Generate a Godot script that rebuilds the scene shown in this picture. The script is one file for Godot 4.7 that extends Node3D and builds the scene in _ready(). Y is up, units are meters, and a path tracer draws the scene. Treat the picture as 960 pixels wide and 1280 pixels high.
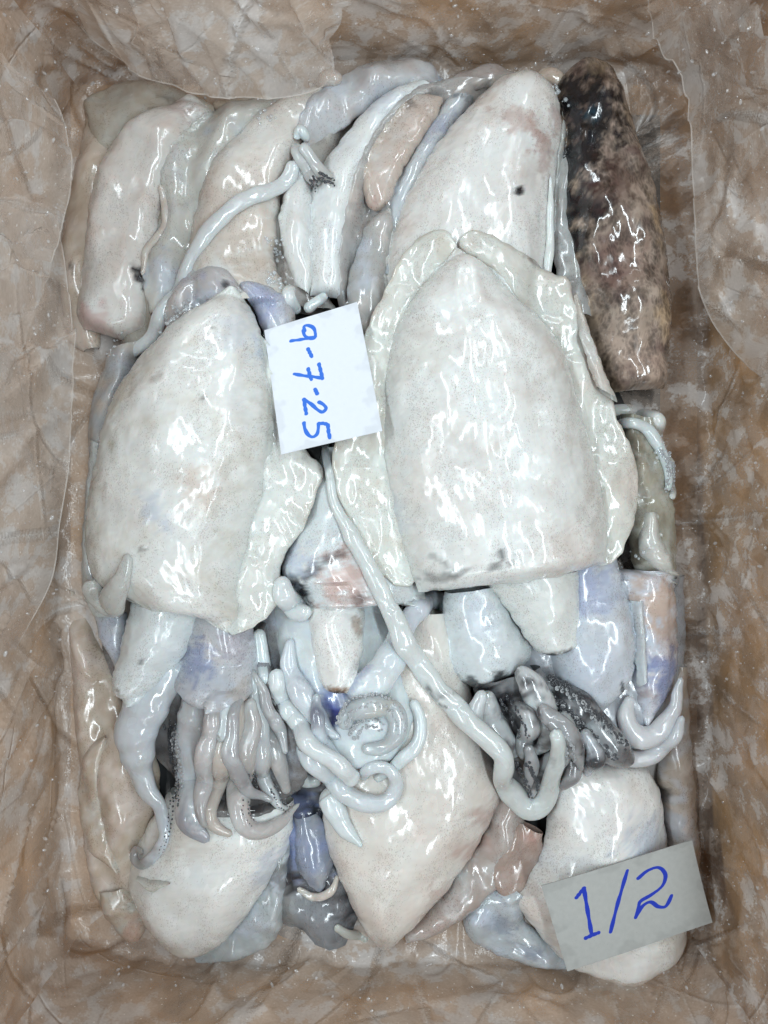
extends Node3D
# A carton of wet cuttlefish in a plastic liner, seen from above. Plan positions are read off in photo pixels and laid out by at(x, y, height).

const S := 0.0004            # metres per photo pixel at height 0
const EYE := 0.385           # camera height
const CELL := 0.0025         # cell of the pile's height map
const GX := 176
const GZ := 232
const CX := 44               # coarse map, cells of four
const CZ := 58
const FLOOR := -0.040

var pile := PackedFloat32Array()
var soft := PackedFloat32Array()
var origin := Vector3.ZERO
var taken := {}
var M := {}
var n_big := FastNoiseLite.new()
var n_mid := FastNoiseLite.new()
var n_fine := FastNoiseLite.new()
var n_smooth := FastNoiseLite.new()
var rng := RandomNumberGenerator.new()

# flesh colours (linear)
const WHITE := Color(0.77, 0.765, 0.745)
const CREAM := Color(0.66, 0.635, 0.58)
const PINK := Color(0.60, 0.515, 0.465)
const TAN := Color(0.50, 0.41, 0.33)
const GREY := Color(0.44, 0.44, 0.41)
const BLUISH := Color(0.505, 0.56, 0.655)
const COOL := Color(0.63, 0.675, 0.69)
const BLUE := Color(0.21, 0.265, 0.48)
const ROSE := Color(0.42, 0.25, 0.21)
const INK := Color(0.012, 0.013, 0.018)
const BROWN := Color(0.24, 0.14, 0.08)


func at(x: float, y: float, h: float) -> Vector3:
	var k := S * (1.0 - h / EYE)
	return Vector3((x - 480.0) * k, h, (y - 640.0) * k)


func _ready() -> void:
	# ---- camera
	var cam := Camera3D.new()
	cam.name = "camera"
	cam.position = Vector3(0, EYE, 0)
	cam.rotation_degrees = Vector3(-90, 0, 0)
	cam.fov = rad_to_deg(2.0 * atan(640.0 * S / EYE))
	cam.near = 0.02
	cam.far = 20.0
	add_child(cam)
	# ---- room light: a pale room all round, and ceiling tubes
	var env := Environment.new()
	env.background_mode = Environment.BG_COLOR
	env.background_color = Color(0.13, 0.137, 0.145).linear_to_srgb()
	env.tonemap_mode = Environment.TONE_MAPPER_LINEAR
	env.tonemap_exposure = 1.0
	env.sdfgi_enabled = true
	env.ssao_enabled = true
	env.ssil_enabled = true
	var we := WorldEnvironment.new()
	we.name = "world_environment"
	we.environment = env
	add_child(we)
	tube_light(Vector3(0.42, 1.45, 0.1), 14.0, 1.65)
	tube_light(Vector3(-1.15, 1.4, -0.2), 10.0, 2.0)
	tube_light(Vector3(1.5, 1.4, 0.2), 10.0, 1.3)
	tube_light(Vector3(0.1, 1.4, -1.5), 96.0, 1.1)
	tube_light(Vector3(-0.1, 1.4, 1.6), 100.0, 1.0)

	rng.seed = 7
	setup_noise()
	make_materials()
	pile.resize(GX * GZ)
	pile.fill(FLOOR)
	soft.resize(CX * CZ)
	settle()

	build_carton()
	build_low_layer()
	build_upper_row()
	build_lower_heads()
	build_big_pair()
	build_labels()
	build_liner()
	build_drops()
	build_ice()


func tube_light(p: Vector3, turn: float, e: float) -> void:
	var l := AreaLight3D.new()
	l.name = "ceiling_tube"
	l.area_size = Vector2(0.09, 1.5)
	l.area_normalize_energy = true
	l.light_color = Color(0.935, 0.98, 1.0)
	l.light_energy = e
	l.shadow_enabled = true
	l.set("area_range", 6.0)
	l.position = p
	l.rotation_degrees = Vector3(-90, turn, 0)
	add_child(l, true)
	l.basis = Basis(Vector3.UP, deg_to_rad(turn)) * Basis(Vector3.RIGHT, deg_to_rad(-90))


func setup_noise() -> void:
	n_big.seed = 3
	n_big.frequency = 1.0 / 70.0
	n_big.fractal_octaves = 3
	n_mid.seed = 11
	n_mid.frequency = 1.0 / 24.0
	n_mid.fractal_octaves = 4
	n_smooth.seed = 17
	n_smooth.frequency = 1.0 / 75.0
	n_smooth.fractal_type = FastNoiseLite.FRACTAL_NONE
	n_fine.seed = 29
	n_fine.frequency = 1.0 / 7.0
	n_fine.fractal_octaves = 3


# ------------------------------------------------------------------ things
func numbered(called: String) -> String:
	var n: int = taken.get(called, 0)
	taken[called] = n + 1
	return called if n == 0 else "%s_%03d" % [called, n]


func thing(called: String, label: String, category: String, x: float, y: float, h: float, group := "") -> Node3D:
	var o := Node3D.new()
	o.name = numbered(called)
	o.position = at(x, y, h)
	origin = o.position
	o.set_meta("label", label)
	o.set_meta("category", category)
	if group:
		o.set_meta("group", group)
	add_child(o)
	return o


func part(called: String, mesh: Mesh, mat: Material, parent: Node3D, label := "") -> MeshInstance3D:
	var o := MeshInstance3D.new()
	o.name = called
	o.mesh = mesh
	o.material_override = mat
	if label:
		o.set_meta("label", label)
	parent.add_child(o, true)
	return o


# ------------------------------------------------------------------ the pile's height map
func settle() -> void:
	for cz in CZ:
		for cx in CX:
			var m := 0.0
			for j in 4:
				var row := (cz * 4 + j) * GX + cx * 4
				m += pile[row] + pile[row + 1] + pile[row + 2] + pile[row + 3]
			soft[cz * CX + cx] = m / 16.0
	for pass_ in 2:
		var src := soft.duplicate()
		for cz in range(1, CZ - 1):
			for cx in range(1, CX - 1):
				var i := cz * CX + cx
				soft[i] = (src[i] * 4.0 + 2.0 * (src[i - 1] + src[i + 1] + src[i - CX] + src[i + CX]) + src[i - CX - 1] + src[i - CX + 1] + src[i + CX - 1] + src[i + CX + 1]) / 16.0


func bed(x: float, z: float) -> float:
	var fx := clampf(x / (CELL * 4.0) + CX * 0.5 - 0.5, 0.0, CX - 1.01)
	var fz := clampf(z / (CELL * 4.0) + CZ * 0.5 - 0.5, 0.0, CZ - 1.01)
	var ix := int(fx)
	var iz := int(fz)
	fx -= ix
	fz -= iz
	var i := iz * CX + ix
	return lerpf(lerpf(soft[i], soft[i + 1], fx), lerpf(soft[i + CX], soft[i + CX + 1], fx), fz)


func under(x: float, z: float) -> float:
	var fx := clampf(x / CELL + GX * 0.5 - 0.5, 0.0, GX - 1.01)
	var fz := clampf(z / CELL + GZ * 0.5 - 0.5, 0.0, GZ - 1.01)
	var ix := int(fx)
	var iz := int(fz)
	fx -= ix
	fz -= iz
	var i := iz * GX + ix
	return lerpf(lerpf(pile[i], pile[i + 1], fx), lerpf(pile[i + GX], pile[i + GX + 1], fx), fz)


func heap(p: Vector3) -> void:
	var ix := clampi(int(p.x / CELL + GX * 0.5), 0, GX - 1)
	var iz := clampi(int(p.z / CELL + GZ * 0.5), 0, GZ - 1)
	var i := iz * GX + ix
	if p.y > pile[i]:
		pile[i] = p.y


func heap_line(a: Vector3, b: Vector3) -> void:
	var k := int(Vector2(a.x - b.x, a.z - b.z).length() / (CELL * 0.8))
	for i in k:
		heap(a.lerp(b, (i + 1.0) / (k + 1.0)))


# ------------------------------------------------------------------ curves
func points(flat: Array) -> PackedVector2Array:
	var a := PackedVector2Array()
	for i in range(0, flat.size(), 2):
		a.append(Vector2(flat[i], flat[i + 1]))
	return a


func run(pts: PackedVector2Array, n: int) -> PackedVector2Array:
	# a smooth curve through the points, n + 1 places evenly spaced along it
	var dense := PackedVector2Array()
	var last := pts.size() - 1
	for i in last:
		var a := pts[maxi(i - 1, 0)]
		var d := pts[mini(i + 2, last)]
		for k in 8:
			dense.append(pts[i].cubic_interpolate(pts[i + 1], a, d, k / 8.0))
	dense.append(pts[last])
	var length := PackedFloat32Array([0.0])
	for i in range(1, dense.size()):
		length.append(length[i - 1] + dense[i].distance_to(dense[i - 1]))
	var out := PackedVector2Array()
	var j := 0
	for i in n + 1:
		var s := length[length.size() - 1] * i / n
		while j < dense.size() - 2 and length[j + 1] < s:
			j += 1
		out.append(dense[j].lerp(dense[j + 1], clampf((s - length[j]) / maxf(length[j + 1] - length[j], 1e-6), 0.0, 1.0)))
	return out


# ------------------------------------------------------------------ colour of the flesh
func paint(o: Dictionary, u: float, v: float, t: float, s: float) -> Color:
	var c: Color = o.c
	var b := n_big.get_noise_2d(u + o.get("seed", 0.0), v)
	var m := n_mid.get_noise_2d(u, v + o.get("seed", 0.0))
	var f := n_fine.get_noise_2d(u, v)
	c = c.lerp(o.get("c2", PINK), clampf((b * 1.1 + m * 0.9 + o.get("bias", 0.0)) * o.get("mottle", 0.5), 0.0, 0.9))
	c = c.lerp(o.get("c3", COOL), clampf((-b * 0.8 + m * 0.7 - 0.05) * o.get("cool", 0.5), 0.0, 0.8))
	if o.has("edge"):
		c = c.lerp(o.edge, smoothstep(o.get("edge_from", 0.55), 1.0, absf(t) + m * 0.25) * o.get("edge_amount", 0.6))
	if o.has("tip"):
		c = c.lerp(o.tip, smoothstep(o.get("tip_from", 0.6), 1.0, s + m * 0.15) * 0.8)
	for st: Array in o.get("stains", []):
		var dx: float = u - st[0]
		var dy: float = v - st[1]
		var r: float = st[2] * 1.25
		if absf(dx) > r * 2.6 or absf(dy) > r * 2.6:
			continue
		if st.size() > 5:
			var a: float = deg_to_rad(st[5])
			var ex := dx * cos(a) + dy * sin(a)
			var ey := (dy * cos(a) - dx * sin(a)) * float(st[6])
			dx = ex
			dy = ey
		var d := sqrt(dx * dx + dy * dy) / r + m * 0.75 + f * 0.35
		c = c.lerp(st[3], float(st[4]) * smoothstep(1.0, 0.25, d))
	var g := 1.0 + f * 0.07 + m * 0.05
	return Color(c.r * g, c.g * g, c.b * g)


# ------------------------------------------------------------------ meshes
func grid_mesh(pos: PackedVector3Array, col: PackedColorArray, rows: int, cols: int, closed: bool, flip := false, uv := PackedVector2Array()) -> ArrayMesh:
	# rows x cols lattice; closed joins the last column to the first
	var nor := PackedVector3Array()
	nor.resize(pos.size())
	for i in rows:
		var i0 := maxi(i - 1, 0) * cols
		var i1 := mini(i + 1, rows - 1) * cols
		for j in cols:
			var j0 := (j - 1 + cols) % cols if closed else maxi(j - 1, 0)
			var j1 := (j + 1) % cols if closed else mini(j + 1, cols - 1)
			var n := (pos[i1 + j] - pos[i0 + j]).cross(pos[i * cols + j1] - pos[i * cols + j0])
			if n.length_squared() < 1e-20:
				var ii := clampi(i, 1, rows - 2)
				n = (pos[(ii + 1) * cols + j] - pos[(ii - 1) * cols + j]).cross(pos[ii * cols + j1] - pos[ii * cols + j0])
			nor[i * cols + j] = -n.normalized() if flip else n.normalized()
	var idx := PackedInt32Array()
	var span := cols if closed else cols - 1
	idx.resize((rows - 1) * span * 6)
	var k := 0
	for i in rows - 1:
		for j in span:
			var j1 := (j + 1) % cols
			var a := i * cols + j
			var b := i * cols + j1
			var c := a + cols
			var d := b + cols
			if flip:
				a = i * cols + j1
				b = i * cols + j
				c = a + cols
				d = b + cols
			idx[k] = a
			idx[k + 1] = b
			idx[k + 2] = c
			idx[k + 3] = b
			idx[k + 4] = d
			idx[k + 5] = c
			k += 6
	var arr := []
	arr.resize(Mesh.ARRAY_MAX)
	arr[Mesh.ARRAY_VERTEX] = pos
	arr[Mesh.ARRAY_NORMAL] = nor
	if col.size():
		arr[Mesh.ARRAY_COLOR] = col
	if uv.size():
		arr[Mesh.ARRAY_TEX_UV] = uv
	arr[Mesh.ARRAY_INDEX] = idx
	var mesh := ArrayMesh.new()
	mesh.add_surface_from_arrays(Mesh.PRIMITIVE_TRIANGLES, arr)
	return mesh


# A soft body between a left and a right outline: domed above, flatter below, settled on what lies under it.
# o: left, right (flat pixel lists), h (height of the outline), thick, base, drape, p (roundness), cut0 / cut1 (open, squared ends), wave, bump ...
func slab(o: Dictionary) -> ArrayMesh:
	settle()
	var n: int = o.get("n", 90)
	var m: int = o.get("m", 72)
	var lc := run(points(o.left), n)
	var rc := run(points(o.right), n)
	var h: float = o.h
	var thick: float = o.thick
	var sink: float = o.get("sink", minf(thick, 0.010))
	var pw: float = 2.0 / o.get("p", 2.1)
	var soft_: float = o.get("soft", 1.25)
	var base: float = o.get("base", h - 0.006)
	var drape: float = o.get("drape", 1.0)
	var bury: float = o.get("bury", 0.003)
	var cover: float = o.get("cover", 0.0025)
	var climb: float = o.get("climb", 0.010)
	var tuck: float = o.get("tuck", 0.003)
	var wave: float = o.get("wave", 0.0)
	var waves: float = o.get("waves", 6.0)
	var lump: float = o.get("bump", 0.0014)
	var bow: float = o.get("bow", 0.0)
	var bow0: float = o.get("bow0", 0.0)
	var tilt: float = o.get("tilt", 0.0)
	var slope: float = o.get("slope", 0.0)
	var seed_: float = o.get("seed", 0.0)
	var ridges: Array = o.get("ridges", [])
	var pos := PackedVector3Array()
	var col := PackedColorArray()
	var uv := PackedVector2Array()
	uv.resize((n + 1) * m)
	var run_len := 0.0
	pos.resize((n + 1) * m)
	col.resize((n + 1) * m)
	for i in n + 1:
		var s := float(i) / n
		var w := lc[i].distance_to(rc[i]) * 0.5 * S
		if i > 0:
			run_len += (lc[i] + rc[i]).distance_to(lc[i - 1] + rc[i - 1]) * 0.5 * S
		var tk := thick * tanh(w / thick * 1.25)
		var cap := 1.0
		var e0: float = o.get("cut0", 0.0)
		var e1: float = o.get("cut1", 0.0)
		if e0 > 0.0 and s < e0:
			cap = sqrt(maxf(0.0, 1.0 - pow(1.0 - s / e0, 2.0)))
		if e1 > 0.0 and s > 1.0 - e1:
			cap = minf(cap, sqrt(maxf(0.0, 1.0 - pow(1.0 - (1.0 - s) / e1, 2.0))))
		var along := (rc[mini(i + 1, n)] + lc[mini(i + 1, n)] - rc[maxi(i - 1, 0)] - lc[maxi(i - 1, 0)]).normalized()
		for j in m:
			var phi := TAU * j / m
			var cs := cos(phi)
			var sn := sin(phi)
			var t := signf(cs) * pow(absf(cs), pw)
			var q := lc[i].lerp(rc[i], 0.5 - 0.5 * t)
			q += along * (1.0 - t * t) * (bow * smoothstep(0.6, 1.0, s) - bow0 * smoothstep(0.4, 0.0, s))
			# the outline is a little uneven
			q += Vector2(n_mid.get_noise_2d(q.x + 300.0, q.y), n_mid.get_noise_2d(q.x, q.y + 700.0)) * 2.6 * absf(cs)
			var p := at(q.x, q.y, h)
			var b := lerpf(base, maxf(base, bed(p.x, p.z) - bury), drape) + tilt * t + slope * (s - 0.5)
			var up := pow(absf(sn), pw * soft_)
			if wave != 0.0:
				var out_ := 0.5 - 0.5 * t
				b += wave * sin(s * waves * TAU + 2.0 * n_big.get_noise_2d(q.x, q.y + seed_)) * out_ * out_
			if sn >= 0.0:
				var d := n_smooth.get_noise_2d(q.x + seed_ * 9.0, q.y) * lump * 2.0 + n_smooth.get_noise_2d(q.x * 2.6 + seed_ * 5.0, q.y * 2.1) * lump * 0.38 + n_mid.get_noise_2d(q.x + seed_, q.y * 0.8) * lump * 0.12
				for rd: Array in ridges:   # a fold along t = r0 .. r1, height, width
					var off := (t - lerpf(rd[0], rd[1], s)) / float(rd[3])
					d += float(rd[2]) * exp(-off * off) * smoothstep(0.0, 0.2, s) * smoothstep(1.02, 0.8, s)
				var y := b + tk * up * cap + d * up
				var yc := under(p.x, p.z) + cover * up - tuck * (1.0 - up)
				if yc > y - 0.002:
					var dd := clampf((yc - y + 0.002) / 0.004, 0.0, 1.0)
					y = minf(lerpf(y, maxf(y, yc), dd), y + climb)
				p.y = y
			else:
				p.y = b - sink * up * cap * minf(1.0, w / 0.01)
			uv[i * m + j] = Vector2(t * w + seed_ * 0.0371, run_len * 0.6 + seed_ * 0.0173)
			pos[i * m + j] = p
			col[i * m + j] = paint(o, q.x, q.y, t, s)
	for i in n + 1:
		for j in m / 2 + 1:
			var a := pos[i * m + j]
			heap(a)
			if j < m / 2:
				heap_line(a, pos[i * m + j + 1])
			if i < n:
				heap_line(a, pos[(i + 1) * m + j])
				if j < m / 2:
					heap(a.lerp(pos[(i + 1) * m + j + 1], 0.5))
	for i in pos.size():
		pos[i] -= origin
	var fore := lc[n / 2 + 1] + rc[n / 2 + 1] - lc[n / 2] - rc[n / 2]
	return grid_mesh(pos, col, n + 1, m, true, fore.cross(rc[n / 2] - lc[n / 2]) > 0.0, uv)


# the height a limb takes where it lies on the pile
func rest(x: float, z: float, r: float) -> float:
	var y := under(x, z)
	for k in 6:
		var a := TAU * k / 6.0
		y = maxf(y, under(x + cos(a) * r * 0.5, z + sin(a) * r * 0.5) - r * 0.25)
	return y


# A limb along a path, its radius given at each path point (pixels). lift raises it above its bed, flat is the height to width ratio.
func limb(o: Dictionary) -> ArrayMesh:
	var pts := points(o.path)
	var radii: Array = o.r
	var n: int = o.get("n", 70)
	var m: int = o.get("m", 18)
	var h: float = o.h
	var flat: float = o.get("flat", 0.72)
	var line := run(pts, n)
	for i in n + 1:
		line[i] += Vector2(n_smooth.get_noise_2d(line[i].x * 1.2 + 50.0, line[i].y * 1.2), n_smooth.get_noise_2d(line[i].x * 1.2, line[i].y * 1.2 + 90.0)) * 3.5
	var lifts: Array = o.get("lift", [0.0])
	var ys := PackedFloat32Array()
	var rs := PackedFloat32Array()
	for i in n + 1:
		var s := float(i) / n
		var f := s * (radii.size() - 1)
		var k := mini(int(f), radii.size() - 2)
		var r: float = lerpf(radii[k], radii[k + 1], smoothstep(0.0, 1.0, f - k)) * S
		r *= 1.0 + 0.10 * n_smooth.get_noise_2d(line[i].x * 2.0, line[i].y * 2.0) + 0.10 * n_smooth.get_noise_2d(line[i].x * 0.8, line[i].y * 0.8)
		rs.append(r)
		var p := at(line[i].x, line[i].y, h)
		var fl := s * (lifts.size() - 1)
		var kl := mini(int(fl), maxi(lifts.size() - 2, 0))
		var lift: float = lifts[0] if lifts.size() == 1 else lerpf(lifts[kl], lifts[kl + 1], fl - kl)
		ys.append(maxf(rest(p.x, p.z, r), o.get("base", -1.0)) + r * flat * 0.72 + lift)
	for pass_ in int(o.get("smooth", 10)):
		var src := ys.duplicate()
		for i in range(1, n):
			ys[i] = maxf((src[i - 1] + 2.0 * src[i] + src[i + 1]) * 0.25, src[i] - 0.0004)
	var mids := PackedVector3Array()
	for i in n + 1:
		var p := at(line[i].x, line[i].y, h)
		p.y = ys[i]
		mids.append(p)
	var pos := PackedVector3Array()
	var col := PackedColorArray()
	var uv := PackedVector2Array()
	var run_len := pts[0].x * 0.0137
	for i in n + 1:
		var s := float(i) / n
		if i > 0:
			run_len += mids[i].distance_to(mids[i - 1])
		var along := (mids[mini(i + 1, n)] - mids[maxi(i - 1, 0)]).normalized()
		var side := along.cross(Vector3.UP).normalized()
		var upv := side.cross(along).normalized()
		var cap := 1.0
		var de := (n - i) * (line[n].distance_to(line[n - 1])) * S / maxf(rs[n], 0.0008)
		if de < 1.0:
			cap = sqrt(maxf(0.0, 1.0 - pow(1.0 - de, 2.0)))
		var ds := i * (line[1].distance_to(line[0])) * S / maxf(rs[0], 0.0008)
		if ds < 1.0:
			cap = minf(cap, sqrt(maxf(0.0, 1.0 - pow(1.0 - ds, 2.0))))
		for j in m:
			var phi := TAU * j / m
			var q := mids[i] + (side * cos(phi) + upv * sin(phi) * flat) * rs[i] * cap * (1.0 + 0.22 * n_smooth.get_noise_3d(i * 1.1, cos(phi) * 32.0, sin(phi) * 32.0))
			pos.append(q)
			uv.append(Vector2(cos(phi) * rs[i] * 1.4, run_len * 0.6))
			col.append(paint(o, line[i].x + cos(phi) * rs[i] / S, line[i].y + sin(phi) * rs[i] / S, cos(phi), s))
	for i in pos.size():
		if sin(TAU * (i % m) / m) >= -0.01:
			heap(pos[i])
		pos[i] -= origin
	return grid_mesh(pos, col, n + 1, m, true, false, uv)


# Rows of small cups strewn along a path, joined into one mesh
func suckers(path: Array, h: float, spread: float, count: int, size: float, up := 0.0) -> ArrayMesh:
	var line := run(points(path), 60)
	var st := SurfaceTool.new()
	var ball := TorusMesh.new()
	ball.inner_radius = 0.3
	ball.outer_radius = 1.0
	ball.rings = 9
	ball.ring_segments = 6
	var lens := SphereMesh.new()
	lens.radius = 0.75
	lens.height = 0.7
	lens.radial_segments = 8
	lens.rings = 4
	for i in count:
		var s := clampf((i + rng.randf() * 0.8) / count, 0.0, 1.0)
		var k := mini(int(s * 60), 59)
		var q := line[k].lerp(line[k + 1], s * 60 - k)
		var dir := (line[k + 1] - line[k]).normalized()
		var off := (i % 2) * 1.3 - 0.65 + rng.randf_range(-0.28, 0.28)
		q += Vector2(-dir.y, dir.x) * off * spread
		var p := at(q.x, q.y, h)
		var r := size * S * rng.randf_range(0.7, 1.25) * (1.0 - 0.45 * s)
		p.y = under(p.x, p.z) + up - r * 0.1
		var tiltb := Basis(Vector3(dir.x, 0, dir.y), off * 0.7) * Basis.from_euler(Vector3(rng.randf_range(-0.3, 0.3), 0, rng.randf_range(-0.3, 0.3)))
		var tr := Transform3D(tiltb.scaled_local(Vector3(r, r, r)), p - origin)
		st.append_from(ball, 0, tr)
		st.append_from(lens, 0, tr.translated_local(Vector3(0, -0.25, 0)))
	return st.commit()


# ------------------------------------------------------------------ materials
func tex(img: Image) -> ImageTexture:
	return ImageTexture.create_from_image(img)


func noise_image(size: int, freq: float, sd: int, octaves: int, ridged := false, kind := FastNoiseLite.TYPE_SIMPLEX_SMOOTH) -> PackedByteArray:
	var f := FastNoiseLite.new()
	f.seed = sd
	f.noise_type = kind
	f.frequency = freq
	f.fractal_octaves = octaves
	f.fractal_type = FastNoiseLite.FRACTAL_RIDGED if ridged else FastNoiseLite.FRACTAL_FBM
	var im := f.get_seamless_image(size, size, false, false, 0.12)
	im.convert(Image.FORMAT_L8)
	return im.get_data()


func flesh_material(speckle: Texture2D, relief: Texture2D, gloss: Texture2D, depth: float, rough: float, sss: float) -> StandardMaterial3D:
	var m := StandardMaterial3D.new()
	m.vertex_color_use_as_albedo = true
	m.uv1_scale = Vector3.ONE / 0.11
	m.albedo_texture = speckle
	m.roughness = rough
	m.roughness_texture = gloss
	m.roughness_texture_channel = BaseMaterial3D.TEXTURE_CHANNEL_RED
	m.metallic_specular = 0.6
	m.heightmap_enabled = true
	m.heightmap_texture = relief
	m.heightmap_scale = depth
	if sss > 0.0:
		m.subsurf_scatter_enabled = true
		m.subsurf_scatter_strength = sss
	return m


func make_materials() -> void:
	var z := 1024
	# speckled skin: near white, fine brown pigment dots in drifts
	var drift := noise_image(z, 0.006, 5, 3)
	var sk := Image.create(z, z, false, Image.FORMAT_RGB8)
	var veil := noise_image(z, 0.02, 9, 4)
	var bytes := PackedByteArray()
	bytes.resize(z * z * 3)
	for i in z * z:
		var v := int(245 + veil[i] * 0.028)
		bytes[i * 3] = mini(v + 1, 255)
		bytes[i * 3 + 1] = v
		bytes[i * 3 + 2] = v - 1
	sk.set_data(z, z, false, Image.FORMAT_RGB8, bytes)
	var plain_img: Image = sk.duplicate()
	for k in 42000:
		var x := rng.randi() % z
		var y := rng.randi() % z
		if drift[y * z + x] < 90 + rng.randi() % 110:
			continue
		var dk := rng.randf_range(0.08, 0.42)
		for dy in 3:
			for dx in 3:
				var wgt := dk * (1.0 if dx == 1 and dy == 1 else (0.6 if dx == 1 or dy == 1 else 0.25))
				var c := sk.get_pixel((x + dx) % z, (y + dy) % z)
				sk.set_pixel((x + dx) % z, (y + dy) % z, c.lerp(Color(0.44, 0.36, 0.33), wgt))
	# wet relief: soft lumps, fine creases, bubbles
	var a1 := noise_image(z, 0.014, 21, 2)
	var a2 := noise_image(z, 0.02, 22, 2, true)
	var a3 := noise_image(z, 0.09, 23, 2)
	var rel := PackedByteArray()
	rel.resize(z * z)
	for i in z * z:
		rel[i] = clampi(int(a1[i] * 0.88 + a2[i] * 0.05 + a3[i] * 0.03), 0, 255)
	var relief_img := Image.create_from_data(z, z, false, Image.FORMAT_L8, rel)
	for k in 150:
		var bx := rng.randi() % z
		var by := rng.randi() % z
		var br := rng.randf_range(2.5, 7.0)
		for dy in range(-8, 9):
			for dx in range(-8, 9):
				var d := sqrt(dx * dx + dy * dy) / br
				if d < 1.0:
					var px := posmod(bx + dx, z)
					var py := posmod(by + dy, z)
					var g := relief_img.get_pixel(px, py).r
					g += 0.05 * sqrt(1.0 - d * d)
					relief_img.set_pixel(px, py, Color(g, g, g))
	var speckle := tex(sk)
	var relief := tex(relief_img)
	var plain := tex(plain_img)
	var dull := noise_image(z, 0.012, 8, 2)
	var gl := PackedByteArray()
	gl.resize(z * z)
	for i in z * z:
		gl[i] = int(255 * (0.24 + 0.42 * smoothstep(0.1, 0.8, (dull[i] - 128.0) / 128.0)))
	var gloss := tex(Image.create_from_data(z, z, false, Image.FORMAT_L8, gl))
	M.skin = flesh_material(speckle, relief, gloss, 0.032, 0.72, 0.14)
	M.fin = flesh_material(speckle, relief, gloss, 0.036, 0.66, 0.16)
	M.arm = flesh_material(plain, relief, gloss, 0.022, 0.6, 0.2)
	# dark mottled skin of the one seen from its back
	var m1 := noise_image(z, 0.035, 41, 4, true)
	var m2 := noise_image(z, 0.012, 42, 4)
	var dkb := PackedByteArray()
	dkb.resize(z * z * 3)
	for i in z * z:
		var t := clampf(0.84 + (m1[i] - 128.0) / 600.0 + (m2[i] - 128.0) / 380.0, 0.3, 1.0)
		dkb[i * 3] = int(252 * t)
		dkb[i * 3 + 1] = int(250 * t)
		dkb[i * 3 + 2] = int(245 * t)
	M.mottled = flesh_material(tex(Image.create_from_data(z, z, false, Image.FORMAT_RGB8, dkb)), relief, gloss, 0.05, 0.5, 0.0)
	var su := StandardMaterial3D.new()
	su.albedo_color = Color(0.36, 0.37, 0.38).linear_to_srgb()
	su.roughness = 0.15
	M.sucker = su
	var sd := StandardMaterial3D.new()
	sd.albedo_color = Color(0.07, 0.073, 0.08).linear_to_srgb()
	sd.roughness = 0.12
	M.dark_sucker = sd
	# film: frosted plastic, pinkish grey where it stands off, smeared with frost, clear where it clings wet
	M.film = film_material(51, 0.42, 0.09, 0.06, 0.07, Vector3(3.0, 3.0, 3.0))
	M.film_frost = film_material(57, 0.31, 0.08, 0.24, 0.14, Vector3(3.6, 2.6, 3.6))
	M.film_top = film_material(63, 0.37, 0.09, 0.14, 0.12, Vector3(3.2, 3.2, 3.2))
	# kraft board
	var k1 := noise_image(512, 0.01, 61, 4)
	var k2 := noise_image(512, 0.2, 62, 2)
	var kb := PackedByteArray()
	kb.resize(512 * 512 * 3)
	for i in 512 * 512:
		var t := 0.72 + k1[i] / 255.0 * 0.4 + (k2[i] - 128.0) / 255.0 * 0.12
		kb[i * 3] = clampi(int(200 * t), 0, 255)
		kb[i * 3 + 1] = clampi(int(155 * t), 0, 255)
		kb[i * 3 + 2] = clampi(int(104 * t), 0, 255)
	var kraft := StandardMaterial3D.new()
	kraft.albedo_texture = tex(Image.create_from_data(512, 512, false, Image.FORMAT_RGB8, kb))
	kraft.uv1_triplanar = true
	kraft.uv1_scale = Vector3.ONE / 0.2
	kraft.roughness = 0.8
	M.kraft = kraft
	var melt := StandardMaterial3D.new()
	melt.albedo_color = Color(0.03, 0.032, 0.034).linear_to_srgb()
	melt.roughness = 0.06
	M.melt = melt
	var ice := StandardMaterial3D.new()
	ice.albedo_color = Color(0.9, 0.93, 0.95, 0.25)
	ice.transparency = BaseMaterial3D.TRANSPARENCY_ALPHA
	ice.roughness = 0.1
	M.ice = ice
	var drop := StandardMaterial3D.new()
	drop.albedo_color = Color(0.9, 0.9, 0.9, 0.35)
	drop.transparency = BaseMaterial3D.TRANSPARENCY_ALPHA
	drop.roughness = 0.06
	drop.metallic_specular = 0.7
	M.drop = drop
	var hm := StandardMaterial3D.new()
	hm.albedo_color = Color(0.86, 0.83, 0.80, 0.4)
	hm.transparency = BaseMaterial3D.TRANSPARENCY_ALPHA
	hm.roughness = 0.3
	M.hem = hm
	var concrete := StandardMaterial3D.new()
	concrete.albedo_color = Color(0.35, 0.35, 0.34).linear_to_srgb()
	concrete.roughness = 0.7
	M.concrete = concrete


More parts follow.
